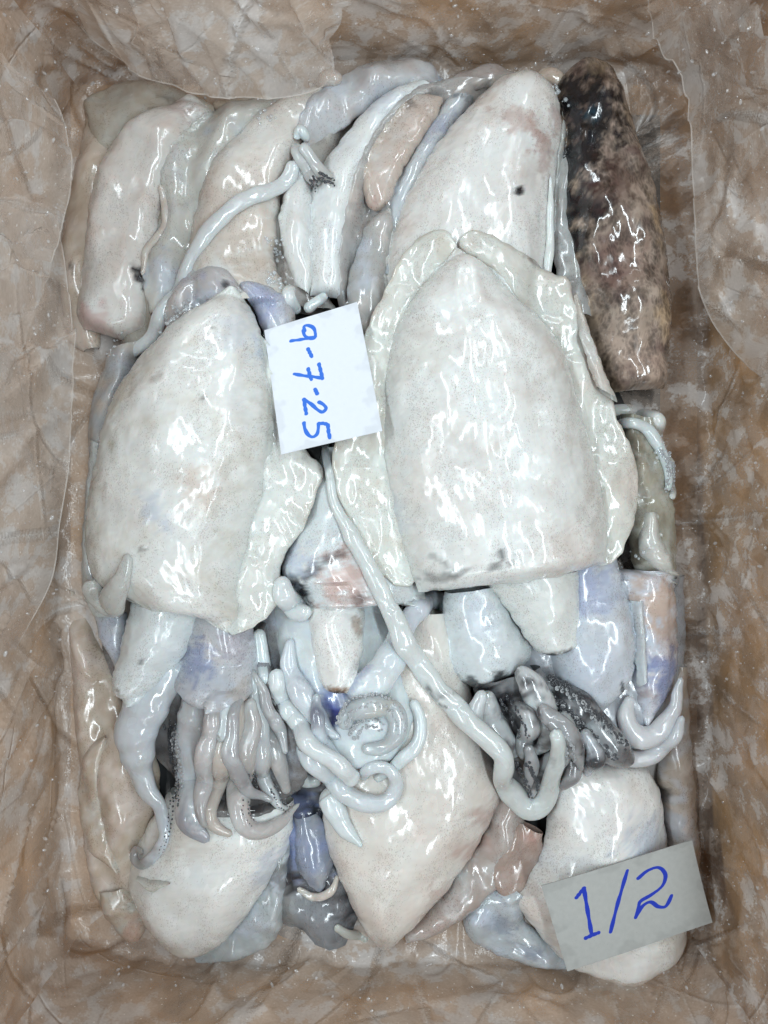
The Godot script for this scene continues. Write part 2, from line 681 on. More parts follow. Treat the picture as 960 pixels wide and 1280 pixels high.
func film_material(sd: int, body_: float, cloud: float, smear_: float, clear_: float, scale_: Vector3) -> StandardMaterial3D:
	var z := 1024
	var f1 := noise_image(z, 0.005, sd, 2)
	var w := FastNoiseLite.new()
	w.seed = sd + 1
	w.frequency = 0.014
	w.fractal_octaves = 6
	w.fractal_gain = 0.62
	w.domain_warp_enabled = true
	w.domain_warp_amplitude = 60.0
	w.domain_warp_frequency = 0.008
	var wi := w.get_seamless_image(z, z, false, false, 0.12)
	wi.convert(Image.FORMAT_L8)
	var f2 := wi.get_data()
	var f3 := noise_image(z, 0.16, sd + 2, 2)
	var f4 := noise_image(z, 0.004, sd + 3, 1)
	# pressed-in folds: long straight creases, most of them running up the wall
	var fold := PackedFloat32Array()
	fold.resize(z * z)
	for k in 100:
		var ang := PI * 0.5 + rng.randfn() * 0.55
		if k % 4 == 0:
			ang = rng.randf() * PI
		var dir := Vector2(cos(ang), sin(ang))
		var nrm := Vector2(-dir.y, dir.x)
		var len_ := rng.randf_range(60.0, 420.0)
		var wide := rng.randf_range(2.0, 11.0)
		var high := rng.randf_range(0.25, 1.0) * wide * (1.0 if rng.randf() < 0.65 else -1.0)
		var from := Vector2(rng.randf() * z, rng.randf() * z)
		var bend := rng.randfn() * 0.12
		for q in int(len_):
			var t := q / len_
			var taper := minf(1.0, 5.0 * minf(t, 1.0 - t))
			var c := from + dir * q + nrm * bend * len_ * t * t
			for e in range(-int(wide), int(wide) + 1):
				var p := c + nrm * e
				var at2 := posmod(int(p.y), z) * z + posmod(int(p.x), z)
				fold[at2] = fold[at2] * 0.55 + high * taper * (1.0 - absf(e) / wide) * 0.6
	var fb := PackedByteArray()
	fb.resize(z * z * 4)
	var fr := PackedByteArray()
	fr.resize(z * z)
	for i in z * z:
		var v := (f1[i] - 128.0) / 128.0
		var g := (f3[i] - 128.0) / 128.0
		var f := (f2[i] - 128.0) / 128.0
		var smear := smoothstep(0.08, 0.42, f + g * 0.12 + v * 0.45)
		var clear := smoothstep(0.2, 0.42, -f - v * 0.6 + g * 0.1)
		var line := clampf(fold[i] / 5.0, 0.0, 1.0) * (0.7 + 0.6 * g)
		var pale := maxf(smear * 0.8, line)
		fb[i * 4] = int(234 + 4 * pale)
		fb[i * 4 + 1] = int(217 + 18 * pale)
		fb[i * 4 + 2] = int(203 + 30 * pale)
		fb[i * 4 + 3] = int(255 * clampf(body_ + cloud * v + 0.05 * g + smear_ * smear + 0.16 * line - clear_ * clear, 0.06, 0.85))
		fr[i] = clampi(int(f4[i] * 0.08 + f1[i] * 0.03 + 100.0 + fold[i] * 13.0 + f2[i] * 0.02 + f3[i] * 0.008), 0, 255)
	for k in 2200:
		var at_ := rng.randi() % (z * z)
		for d: int in ([0] if rng.randf() < 0.75 else [0, 1, z, z + 1]):
			var i := (at_ + d) % (z * z)
			fb[i * 4] = 232
			fb[i * 4 + 1] = 230
			fb[i * 4 + 2] = 226
			fb[i * 4 + 3] = 210
	var film := StandardMaterial3D.new()
	film.albedo_texture = tex(Image.create_from_data(z, z, false, Image.FORMAT_RGBA8, fb))
	film.transparency = BaseMaterial3D.TRANSPARENCY_ALPHA
	film.cull_mode = BaseMaterial3D.CULL_DISABLED
	film.uv1_scale = scale_
	film.roughness = 0.15
	film.metallic_specular = 0.5
	film.heightmap_enabled = true
	film.heightmap_texture = tex(Image.create_from_data(z, z, false, Image.FORMAT_L8, fr))
	film.heightmap_scale = 0.7
	return film


# ------------------------------------------------------------------ carton and liner
const HALF_X := 0.181
const HALF_Z := 0.247
const RIM := 0.125
const BOTTOM := -0.06

func box_mesh(size: Vector3) -> BoxMesh:
	var b := BoxMesh.new()
	b.size = size
	return b


func build_carton() -> void:
	var g := part("ground", box_mesh(Vector3(4, 0.02, 4)), M.concrete, self)
	g.position = Vector3(0, BOTTOM - 0.016, 0)
	g.set_meta("kind", "structure")
	g.set_meta("label", "grey floor that the carton stands on")
	var c := thing("carton", "open brown cardboard carton that holds the cuttlefish", "carton", 480, 640, BOTTOM)
	var t := 0.005
	var tall := RIM - BOTTOM
	part("bottom_panel", box_mesh(Vector3(HALF_X * 2, t, HALF_Z * 2)), M.kraft, c).position = Vector3(0, -t * 0.5, 0)
	for s: float in [-1.0, 1.0]:
		part("side_panel", box_mesh(Vector3(t, tall + t, HALF_Z * 2)), M.kraft, c).position = Vector3(s * (HALF_X + t * 0.5), tall * 0.5 - t * 0.5, 0)
		part("end_panel", box_mesh(Vector3(HALF_X * 2 + t * 2, tall + t, t)), M.kraft, c).position = Vector3(0, tall * 0.5 - t * 0.5, s * (HALF_Z + t * 0.5))
	var mm := PlaneMesh.new()
	mm.size = Vector2(HALF_X * 2 - 0.06, HALF_Z * 2 - 0.06)
	var w := part("water", mm, M.melt, self)
	w.position = Vector3(0, FLOOR + 0.004, 0)
	w.set_meta("kind", "structure")
	w.set_meta("label", "dark inky meltwater at the bottom of the carton")


var film_spots := PackedVector3Array()
var hems: Array[PackedVector3Array] = []
var crease := FastNoiseLite.new()
var crinkle := FastNoiseLite.new()

func crumple(a: float, b: float, c: float) -> float:
	# sharp folds running mostly along b, then small facets
	var big := crease.get_noise_3d(a * 17.0 + b * 6.0, b * 6.0 - a * 3.0, c * 17.0 - b * 5.0)
	var small := crinkle.get_noise_3d(a * 34.0 - b * 9.0, b * 19.0, c * 34.0)
	var fine := crease.get_noise_3d(a * 60.0 + 5.0, b * 34.0, c * 60.0)
	var pleat := absf(fposmod((a * 0.8 + c * 0.8 + b * 0.5) * 9.0 + 0.9 * big, 1.0) - 0.5) - 0.25
	var pleat2 := absf(fposmod((a * 0.5 - c * 0.9 - b * 0.9) * 21.0 + 0.7 * big, 1.0) - 0.5) - 0.25
	return 0.0024 * big + 0.0012 * small + 0.0002 * fine + 0.008 * pleat * (0.5 + big) + 0.0016 * pleat2 * (0.6 - big)


func build_liner() -> void:
	var o := thing("plastic_liner", "crumpled frosted plastic bag lining the cardboard carton walls", "plastic bag", 480, 640, BOTTOM)
	crease.seed = 77
	crease.fractal_type = FastNoiseLite.FRACTAL_RIDGED
	crease.fractal_octaves = 2
	crease.frequency = 1.0
	crinkle.seed = 5
	crinkle.noise_type = FastNoiseLite.TYPE_CELLULAR
	crinkle.cellular_return_type = FastNoiseLite.RETURN_DISTANCE2_SUB
	crinkle.fractal_type = FastNoiseLite.FRACTAL_NONE
	crinkle.frequency = 1.0
	# one wrinkled sheet round the walls, rounded at the corners; each wall's stretch is a part
	var nu := 190
	var nv := 90
	var hx := HALF_X - 0.002
	var hz := HALF_Z - 0.002
	for wall in 4:
		var pos := PackedVector3Array()
		var uv := PackedVector2Array()
		for i in nv + 1:
			var v := float(i) / nv
			var y := lerpf(FLOOR + 0.002, RIM + 0.012, pow(v, 1.4))
			for j in nu + 1:
				var a := TAU * (wall - 0.5 + float(j) / nu) / 4.0
				var ca := cos(a)
				var sa := sin(a)
				var k := pow(pow(absf(ca), 9.0) + pow(absf(sa), 9.0), -1.0 / 9.0)
				var px := ca * k * hx
				var pz := sa * k * hz
				var off := 0.0065 + crumple(px, y, pz)
				off += 0.045 * smoothstep(-0.022, FLOOR + 0.002, y)
				off = maxf(off, 0.0004)
				var inn := Vector2(px / hx, pz / hz)
				var nrm := Vector2(signf(inn.x) * pow(absf(inn.x), 8.0) / hx, signf(inn.y) * pow(absf(inn.y), 8.0) / hz).normalized()
				pos.append(Vector3(px - nrm.x * off, y, pz - nrm.y * off) - origin)
				if y > -0.03 and y < 0.09:
					film_spots.append(pos[pos.size() - 1] + origin)
				uv.append(Vector2((px if wall % 2 == 1 else pz) + wall * 0.4, y - off))
		part("wall_film", grid_mesh(pos, PackedColorArray(), nv + 1, nu + 1, false, true, uv), [M.film_frost, M.film, M.film, M.film_top][wall], o)
	# loose layers of the bag that hang inwards
	part("loose_film", sheet([60, 112, 73, 140, 84, 195, 83, 235, 75, 270, 59, 325, 33, 395, 8, 455, -20, 520], 0.026, [-10, 60, -50, 140, -70, 240, -80, 340, -90, 440, -90, 540], 0.10), M.film, o)
	part("loose_film", sheet([70, -20, 125, 48, 165, 79, 210, 101, 260, 114, 325, 119, 380, 112, 420, 84], 0.014, [40, -90, 150, -110, 260, -120, 380, -120, 450, -90], 0.10), M.film, o)
	part("loose_film", sheet([64, 250, 84, 380, 88, 460, 86, 510, 82, 590, 70, 660, 60, 725, 28, 788, -10, 850], 0.012, [-70, 240, -80, 500, -90, 700, -90, 860], 0.10), M.film, o)
	part("loose_film", sheet([812, -20, 830, 60, 862, 130, 872, 250, 876, 340, 905, 420, 965, 480, 1050, 520], 0.018, [900, -80, 960, 40, 1020, 160, 1040, 300, 1050, 440, 1060, 530], 0.10), M.film_top, o)
	for line in hems:
		part("film_edge", hem(line), M.hem, o)


func build_drops() -> void:
	var bead := SphereMesh.new()
	bead.radius = 1.0
	bead.height = 2.0
	bead.radial_segments = 10
	bead.rings = 6
	bead.material = M.drop
	var mm := MultiMesh.new()
	mm.transform_format = MultiMesh.TRANSFORM_3D
	mm.mesh = bead
	mm.instance_count = 2600
	for k in 2600:
		var p := film_spots[rng.randi() % film_spots.size()] + Vector3(rng.randfn(), rng.randfn(), rng.randfn()) * 0.0003
		var r := 0.00022 + 0.0007 * pow(rng.randf(), 4.0)
		mm.set_instance_transform(k, Transform3D(Basis.from_euler(Vector3(rng.randf() * 6.0, rng.randf() * 6.0, 0)).scaled_local(Vector3(r, r * rng.randf_range(0.5, 1.0), r * rng.randf_range(0.8, 2.0))), p))
	var mi := MultiMeshInstance3D.new()
	mi.name = "water_drops"
	mi.multimesh = mm
	mi.set_meta("kind", "stuff")
	mi.set_meta("label", "beads of water and frost sprinkled over the plastic liner")
	mi.set_meta("category", "water drops")
	add_child(mi)


func sheet(edge: Array, he: float, outer: Array, ho: float) -> ArrayMesh:
	var n := 110
	var m := 46
	var ec := run(points(edge), n)
	var oc := run(points(outer), n)
	var pos := PackedVector3Array()
	var uv := PackedVector2Array()
	var run_len: float = edge[1] * 0.001
	for i in n + 1:
		if i > 0:
			run_len += ec[i].distance_to(ec[i - 1]) * S
		var a := at(ec[i].x, ec[i].y, he)
		var b := at(oc[i].x, oc[i].y, ho)
		for j in m + 1:
			var t := float(j) / m
			var p := a.lerp(b, t)
			p.y = lerpf(he, ho, pow(t, 0.8)) - 0.004 * sin(PI * t)
			var inward := Vector3(a.x - b.x, 0.02, a.z - b.z).normalized()
			p += inward * (crumple(p.x + 3.0, p.y, p.z + 1.0) * 1.9)
			# the free edge rolls under
			p.y -= 0.004 * smoothstep(0.06, 0.0, t)
			pos.append(p - origin)
			film_spots.append(p)
			uv.append(Vector2(run_len, a.distance_to(b) * t))
	hems.append(PackedVector3Array())
	for i in n + 1:
		hems[hems.size() - 1].append(pos[i * (m + 1)])
	return grid_mesh(pos, PackedColorArray(), n + 1, m + 1, false, false, uv)


# the folded edge of a loose sheet, a thin pale roll
func hem(line: PackedVector3Array) -> ArrayMesh:
	var pos := PackedVector3Array()
	var n := line.size()
	for i in n:
		var along := (line[mini(i + 1, n - 1)] - line[maxi(i - 1, 0)]).normalized()
		var side := along.cross(Vector3.UP).normalized()
		var upv := side.cross(along).normalized()
		var r := 0.00036 * (1.0 + 0.7 * n_mid.get_noise_1d(i * 7.0))
		for j in 6:
			var phi := TAU * j / 6.0
			pos.append(line[i] + side * cos(phi) * r + upv * sin(phi) * r)
	return grid_mesh(pos, PackedColorArray(), n, 6, true)


# ------------------------------------------------------------------ bodies and limbs of a thing
func body(called: String, o: Dictionary, mat: Material, parent: Node3D, label := "") -> void:
	origin = parent.position
	part(called, slab(o), mat, parent, label)


func arm(called: String, o: Dictionary, mat: Material, parent: Node3D, label := "") -> void:
	origin = parent.position
	part(called, limb(o), mat, parent, label)


func cups(parent: Node3D, path: Array, h: float, spread: float, count: int, size: float, mat: Material, up := 0.0) -> void:
	origin = parent.position
	part("suckers", suckers(path, h, spread, count, size, up), mat, parent).set_meta("kind", "stuff")


# ------------------------------------------------------------------ bottom of the carton
func build_low_layer() -> void:
	var h := -0.027
	# tan one along the left wall
	var t := thing("cuttlefish", "narrow tan cuttlefish squeezed along the lower left wall of the carton", "cuttlefish", 120, 950, -0.04)
	body("mantle", {left = [86, 735, 87, 800, 92, 880, 98, 950, 101, 1012, 108, 1075, 122, 1121, 145, 1150], right = [98, 742, 118, 800, 142, 840, 165, 890, 195, 950, 196, 1010, 180, 1080, 172, 1120, 160, 1160], h = h, base = -0.0290, thick = 0.016, c = TAN, c2 = PINK, mottle = 0.9, bias = 0.3, cool = 0.5, c3 = CREAM, seed = 11.0, bump = 0.003}, M.skin, t)
	body("fin", {left = [140, 912, 116, 930, 104, 967, 103, 1012, 114, 1050, 138, 1070, 154, 1079], right = [143, 915, 137, 950, 134, 990, 142, 1035, 152, 1060, 158, 1078], h = h, base = -0.0230, thick = 0.008, c = TAN, c2 = PINK, mottle = 0.7, edge = CREAM, edge_amount = 0.3, seed = 12.0, n = 60, m = 40}, M.fin, t)
	body("fin", {left = [128, 1104, 135, 1135, 152, 1160, 168, 1172], right = [165, 1100, 180, 1125, 186, 1150, 178, 1168], h = h, base = -0.0230, thick = 0.009, c = TAN, c2 = GREY, mottle = 0.8, seed = 13.0, n = 50, m = 36, stains = [[172, 1150, 16, ROSE, 0.5]]}, M.fin, t)
	# dark lumps in the gap between the two lowest mantles
	t = thing("cuttlefish", "dark ink-soaked cuttlefish deep in the gap between the two lowest white mantles", "cuttlefish", 390, 1100, -0.04)
	body("mantle", {left = [310, 920, 312, 1000, 322, 1080, 330, 1130, 340, 1172], right = [450, 920, 452, 1000, 460, 1080, 470, 1130, 486, 1180], h = -0.03, base = -0.0370, thick = 0.013, c = Color(0.22, 0.23, 0.25), c2 = INK, mottle = 1.4, bias = 0.1, cool = 0.3, seed = 15.0, n = 60, m = 48, bump = 0.004, stains = [[375, 1040, 44, BLUE, 0.8], [345, 1130, 30, GREY, 0.4]]}, M.fin, t)
	body("arm", {left = [368, 1020, 367, 1060, 374, 1090, 392, 1112], right = [395, 1016, 411, 1040, 417, 1075, 405, 1112], h = -0.024, base = -0.0250, thick = 0.012, c = Color(0.24, 0.27, 0.34), c2 = GREY, c3 = BLUE, cool = 0.7, mottle = 0.6, seed = 16.0, n = 50, m = 40}, M.fin, t)
	arm("arm", {path = [372, 1112, 392, 1120, 412, 1106, 420, 1092], r = [4, 6, 6, 3], h = -0.024, c = PINK, c2 = GREY, mottle = 0.8, n = 40}, M.arm, t)
	arm("arm", {path = [420, 1150, 438, 1165, 462, 1178], r = [5, 7, 6], h = -0.026, c = GREY, c2 = PINK, mottle = 0.8, n = 40}, M.arm, t)
	# right wall strip
	t = thing("cuttlefish", "greyish tan cuttlefish strip pressed against the lower right wall above the grey card", "cuttlefish", 850, 980, -0.04)
	body("mantle", {left = [838, 830, 828, 900, 822, 965, 828, 1010, 836, 1070, 845, 1120], right = [858, 832, 862, 900, 866, 960, 870, 1010, 874, 1060, 876, 1120], h = h, base = -0.0270, thick = 0.014, c = Color(0.40, 0.34, 0.29), c2 = PINK, mottle = 0.8, c3 = BLUISH, cool = 0.9, seed = 18.0, m = 48, stains = [[828, 992, 9, INK, 0.8], [840, 1025, 20, BLUISH, 0.5]]}, M.skin, t)
	# bottom left white mantle
	t = thing("cuttlefish", "white cuttlefish mantle pointing down at the bottom left, below the splayed arms", "cuttlefish", 255, 1100, -0.04)
	body("fin", {left = [345, 1040, 338, 1085, 318, 1120, 290, 1155, 245, 1190], right = [364, 1045, 358, 1100, 355, 1130, 351, 1160, 332, 1180, 292, 1194, 250, 1198], h = h, base = -0.0230, thick = 0.008, c = Color(0.40, 0.43, 0.44), c2 = BLUISH, mottle = 0.8, cool = 0.8, seed = 20.0, n = 70, m = 48, bump = 0.0025, stains = [[345, 1080, 30, Color(0.12, 0.12, 0.12), 0.6]]}, M.fin, t)
	body("mantle", {left = [215, 985, 180, 1040, 163, 1085, 166, 1117, 186, 1150, 207, 1178, 232, 1195], right = [368, 1000, 364, 1045, 347, 1085, 326, 1118, 300, 1155, 270, 1182, 236, 1196], h = h + 0.004, base = -0.0230, thick = 0.025, c = WHITE, c2 = CREAM, mottle = 0.6, cool = 0.5, seed = 21.0, stains = [[345, 1075, 26, BLUISH, 0.6], [200, 1135, 22, PINK, 0.25], [250, 1010, 40, TAN, 0.25]]}, M.skin, t)
	body("fin", {left = [176, 1088, 195, 1084, 222, 1084], right = [177, 1091, 200, 1101, 223, 1086], h = h + 0.012, base = -0.0170, thick = 0.0016, c = Color(0.62, 0.61, 0.57), c2 = CREAM, mottle = 0.7, n = 30, m = 24, bump = 0.0004, edge = Color(0.42, 0.4, 0.35), edge_amount = 0.5}, M.fin, t)
	# bottom middle
	t = thing("cuttlefish", "pinkish white cuttlefish mantle with a rose stained edge, pointing down at bottom centre", "cuttlefish", 515, 1020, -0.04)
	body("fin", {left = [622, 985, 600, 1050, 560, 1105, 505, 1160], right = [655, 1015, 648, 1075, 612, 1115, 560, 1155, 508, 1176], h = h, base = -0.0250, thick = 0.008, c = Color(0.42, 0.36, 0.33), c2 = ROSE, mottle = 0.6, cool = 0.8, seed = 23.0, n = 70, m = 40, bump = 0.003}, M.fin, t)
	body("fin", {left = [645, 1022, 618, 1062, 611, 1092, 626, 1119], right = [676, 1036, 676, 1060, 662, 1090, 640, 1122], h = h, base = -0.0230, thick = 0.006, c = Color(0.37, 0.275, 0.235), c2 = ROSE, mottle = 0.8, cool = 0.2, seed = 24.0, n = 50, m = 36}, M.fin, t, "brownish rose flap of fin")
	body("mantle", {left = [505, 762, 470, 830, 432, 900, 410, 970, 404, 1020, 412, 1065, 433, 1117, 455, 1160, 474, 1185], right = [565, 765, 582, 830, 597, 890, 617, 950, 626, 985, 617, 1015, 589, 1069, 556, 1112, 516, 1155, 486, 1188], h = h + 0.004, base = -0.0230, thick = 0.026, c = Color(0.68, 0.645, 0.60), c2 = PINK, mottle = 0.75, cool = 0.3, seed = 25.0, stains = [[612, 1010, 30, ROSE, 0.55, 25.0, 1.8], [590, 1060, 36, ROSE, 0.55, 35.0, 2.4], [555, 1108, 30, ROSE, 0.4, 40.0, 2.0], [465, 1120, 26, PINK, 0.4], [462, 1175, 20, ROSE, 0.3]]}, M.skin, t)
	# bottom right, under the grey card
	t = thing("cuttlefish", "white cuttlefish mantle lying under the grey card at bottom right", "cuttlefish", 745, 1080, -0.04)
	body("fin", {left = [640, 1100, 603, 1117, 579, 1148, 592, 1177, 640, 1198, 705, 1206], right = [660, 1115, 655, 1130, 655, 1150, 675, 1165, 700, 1180, 722, 1200], h = h, base = -0.0270, thick = 0.009, c = Color(0.45, 0.48, 0.50), c2 = BLUISH, mottle = 0.9, cool = 0.7, seed = 27.0, bump = 0.0025, m = 48, stains = [[625, 1150, 22, Color(0.16, 0.2, 0.3), 0.45, 30.0, 2.0], [660, 1180, 18, Color(0.16, 0.2, 0.3), 0.5, 20.0, 2.0]]}, M.fin, t)
	body("mantle", {left = [690, 965, 684, 1020, 677, 1060, 655, 1100, 643, 1125, 670, 1162, 700, 1195, 735, 1208], right = [750, 945, 800, 955, 823, 985, 830, 1030, 840, 1080, 852, 1130, 852, 1182, 800, 1213], h = h + 0.004, base = -0.0230, thick = 0.025, c = WHITE, c2 = PINK, mottle = 0.45, cool = 0.5, c3 = BLUISH, seed = 28.0, stains = [[795, 1040, 38, BLUISH, 0.7], [660, 1125, 34, PINK, 0.5], [815, 1150, 30, CREAM, 0.5]]}, M.skin, t)
	# lower middle: mantle rim between the two big ones
	t = thing("cuttlefish", "ink stained cuttlefish with a short white funnel, lying deep between the two big mantles", "cuttlefish", 420, 760, -0.04)
	M.middle = t
	# right wall, middle: limp translucent mass with two white tentacles
	t = thing("cuttlefish", "limp translucent tan cuttlefish with two curled white tentacles against the right wall", "cuttlefish", 820, 620, -0.035)
	body("mantle", {left = [782, 515, 786, 590, 790, 650, 796, 700, 805, 722], right = [824, 522, 838, 570, 848, 621, 853, 674, 852, 728], h = -0.014, base = -0.0230, thick = 0.014, c = Color(0.36, 0.34, 0.275), c2 = GREY, mottle = 0.8, cool = 0.5, seed = 33.0, bump = 0.004, stains = [[788, 545, 26, Color(0.16, 0.14, 0.1), 0.6], [800, 690, 18, Color(0.14, 0.12, 0.09), 0.7]]}, M.fin, t)
	body("fin", {left = [806, 640, 800, 672, 806, 700, 830, 722], right = [822, 640, 832, 680, 845, 710, 853, 735], h = -0.012, base = -0.0150, thick = 0.005, c = Color(0.55, 0.54, 0.50), c2 = GREY, mottle = 0.8, seed = 34.0, n = 60, m = 32, bump = 0.004, wave = 0.003, waves = 4.0}, M.fin, t)
	arm("tentacle", {path = [778, 527, 800, 527, 818, 536, 834, 556, 842, 585, 840, 612], r = [7, 8, 9, 8, 7, 5], h = -0.010, c = COOL, c2 = GREY, mottle = 0.6}, M.arm, t)
	arm("tentacle", {path = [770, 512, 790, 504, 812, 505, 834, 521, 849, 551, 855, 586, 852, 610, 843, 622], r = [9, 10, 10, 10, 9, 8, 7, 5], h = -0.010, c = WHITE, c2 = GREY, mottle = 0.5}, M.arm, t)
	cups(t, [836, 560, 845, 590, 842, 615], -0.010, 6.0, 34, 3.0, M.sucker)


# ------------------------------------------------------------------ the row at the top
func build_upper_row() -> void:
	var h := -0.018
	var t := thing("cuttlefish", "pale grey cuttlefish folds tucked behind the top row against the far wall", "cuttlefish", 630, 100, -0.03)
	arm("fin", {path = [545, 108, 580, 98, 620, 92, 655, 96], r = [9, 14, 15, 12], h = -0.016, base = -0.02, c = Color(0.38, 0.33, 0.31), c2 = GREY, mottle = 0.7, flat = 0.6}, M.fin, t)
	arm("fin", {path = [672, 96, 690, 96, 704, 104], r = [9, 11, 9], h = -0.016, base = -0.018, c = TAN, c2 = PINK, mottle = 0.7, n = 40, flat = 0.7}, M.fin, t)
	arm("fin", {path = [262, 126, 300, 122, 340, 122], r = [7, 9, 7], h = -0.018, base = -0.024, c = TAN, c2 = PINK, mottle = 0.7, n = 40, flat = 0.7}, M.fin, t)
	# first from the left
	t = thing("cuttlefish", "cream cuttlefish at the far left of the top row with a tan side fin", "cuttlefish", 150, 270, -0.035)
	body("fin", {left = [104, 119, 92, 191, 76, 257, 68, 322, 70, 375, 80, 423, 97, 434], right = [150, 116, 150, 170, 138, 235, 128, 290, 122, 340, 120, 390, 116, 432], h = h, base = -0.026, thick = 0.014, c = TAN, c2 = PINK, mottle = 0.8, bias = 0.2, cool = 0.4, c3 = CREAM, seed = 41.0, m = 48, stains = [[92, 335, 8, INK, 0.7, 80.0, 2.2], [90, 420, 22, PINK, 0.5]]}, M.skin, t)
	body("fin", {left = [104, 124, 147, 102, 191, 100, 228, 112, 266, 131], right = [106, 140, 126, 190, 175, 172, 232, 156, 268, 140], h = h, base = -0.02, thick = 0.007, c = Color(0.42, 0.37, 0.31), c2 = GREY, mottle = 0.9, edge = TAN, edge_amount = 0.5, seed = 42.0, n = 60, m = 40, stains = [[212, 127, 10, INK, 0.5, 10.0, 2.5]]}, M.fin, t)
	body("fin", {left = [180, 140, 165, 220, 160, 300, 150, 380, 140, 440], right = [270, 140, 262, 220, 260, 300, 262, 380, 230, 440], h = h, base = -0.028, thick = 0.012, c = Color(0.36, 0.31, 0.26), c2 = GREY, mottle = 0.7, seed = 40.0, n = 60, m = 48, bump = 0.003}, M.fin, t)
	body("mantle", {left = [232, 122, 187, 141, 147, 169, 123, 204, 112, 250, 105, 300, 99, 350, 94, 385, 98, 408], right = [246, 122, 264, 141, 240, 165, 220, 195, 208, 230, 199, 270, 189, 322, 183, 370, 174, 405, 148, 421], h = h + 0.003, base = -0.022, thick = 0.020, p = 2.6, soft = 1.0, cut1 = 0.05, c = Color(0.68, 0.645, 0.61), c2 = PINK, mottle = 0.9, seed = 43.0, stains = [[115, 408, 28, Color(0.55, 0.36, 0.34), 0.6], [178, 352, 13, INK, 1.0, 75.0, 2.0], [114, 270, 16, ROSE, 0.35, 75.0, 3.5], [228, 135, 20, Color(0.5, 0.36, 0.34), 0.4]]}, M.skin, t)
	arm("fold", {path = [198, 232, 206, 262, 205, 278, 194, 292, 185, 318, 178, 345], r = [4, 6, 6, 5, 5, 3], h = h + 0.006, c = PINK, c2 = CREAM, mottle = 0.8, n = 50, flat = 0.7}, M.fin, t)
	# second
	t = thing("cuttlefish", "cream cuttlefish second from left in the top row, crossed by a long white tentacle", "cuttlefish", 290, 250, -0.035)
	body("fin", {left = [345, 118, 290, 124, 252, 147, 230, 172, 210, 204, 203, 230, 209, 257, 208, 285, 198, 305, 186, 331, 182, 360, 190, 395], right = [362, 130, 325, 165, 290, 210, 272, 250, 260, 290, 250, 330, 245, 365, 235, 400], h = h, base = -0.022, thick = 0.013, c = Color(0.58, 0.57, 0.53), c2 = GREY, mottle = 0.4, cool = 0.5, c3 = BLUISH, edge = PINK, edge_amount = 0.35, edge_from = 0.8, seed = 45.0, m = 56, bump = 0.0025, stains = [[212, 350, 30, BLUISH, 0.6], [262, 172, 8, Color(0.45, 0.52, 0.6), 0.6]]}, M.fin, t)
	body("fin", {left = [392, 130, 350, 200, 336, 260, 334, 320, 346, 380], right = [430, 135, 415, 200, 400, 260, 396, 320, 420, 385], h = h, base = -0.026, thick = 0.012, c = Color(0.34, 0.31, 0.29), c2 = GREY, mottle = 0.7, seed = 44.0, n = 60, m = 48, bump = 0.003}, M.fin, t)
	body("mantle", {left = [384, 109, 340, 131, 305, 161, 270, 200, 252, 235, 243, 270, 235, 305, 230, 340, 235, 388], right = [414, 116, 402, 137, 386, 162, 374, 187, 359, 212, 349, 244, 345, 287, 342, 322, 354, 355, 376, 380], h = h + 0.003, base = -0.020, thick = 0.020, p = 2.6, soft = 1.0, c = Color(0.68, 0.65, 0.61), c2 = PINK, mottle = 0.9, seed = 46.0, stains = [[300, 290, 70, Color(0.60, 0.50, 0.42), 0.5], [330, 345, 40, TAN, 0.3], [250, 240, 20, PINK, 0.4]]}, M.skin, t)
	# third, bright white
	t = thing("cuttlefish", "bright white folded cuttlefish third from left in the top row, squared lower end", "cuttlefish", 430, 230, -0.035)
	body("fin", {left = [372, 165, 392, 124, 430, 91, 478, 75, 535, 76, 552, 94], right = [386, 195, 414, 168, 454, 140, 494, 116, 532, 108, 553, 101], h = h, base = -0.020, thick = 0.011, c = Color(0.55, 0.56, 0.58), c2 = Color(0.47, 0.42, 0.40), c3 = BLUISH, cool = 0.9, mottle = 0.7, seed = 48.0, n = 70, m = 48, bump = 0.003}, M.fin, t)
	arm("fin", {path = [388, 106, 405, 103, 428, 108], r = [8, 12, 9], h = h, c = Color(0.5, 0.44, 0.40), c2 = GREY, mottle = 0.7, n = 40, flat = 0.7}, M.fin, t)
	body("mantle", {left = [372, 196, 362, 226, 350, 257, 350, 290, 357, 322, 370, 356], right = [386, 206, 391, 240, 392, 280, 393, 320, 391, 345, 385, 364], h = h + 0.004, base = -0.018, thick = 0.018, c = Color(0.69, 0.70, 0.69), c2 = PINK, mottle = 0.4, seed = 49.0, n = 70, m = 48}, M.skin, t)
	body("mantle", {left = [520, 97, 480, 117, 448, 145, 420, 178, 398, 210, 388, 245, 386, 290, 387, 330, 388, 366], right = [549, 112, 523, 127, 493, 155, 473, 185, 459, 222, 448, 262, 439, 300, 433, 335, 429, 372], h = h + 0.004, base = -0.018, thick = 0.022, cut1 = 0.04, c = Color(0.75, 0.77, 0.77), c2 = CREAM, c3 = BLUISH, cool = 0.5, mottle = 0.4, seed = 50.0, stains = [[475, 125, 26, BLUISH, 0.6], [432, 352, 14, ROSE, 0.5, 80.0, 2.5]]}, M.skin, t)
	arm("tentacle", {path = [368, 362, 366, 380, 372, 398], r = [8, 9, 9], h = h, base = -0.016, c = COOL, n = 30}, M.arm, t)
	arm("tentacle", {path = [408, 372, 396, 384, 384, 396], r = [7, 8, 8], h = h, base = -0.016, c = COOL, n = 30}, M.arm, t)
	# fourth
	t = thing("cuttlefish", "large white cuttlefish with rose stains and a black dot, right of centre in top row", "cuttlefish", 590, 230, -0.035)
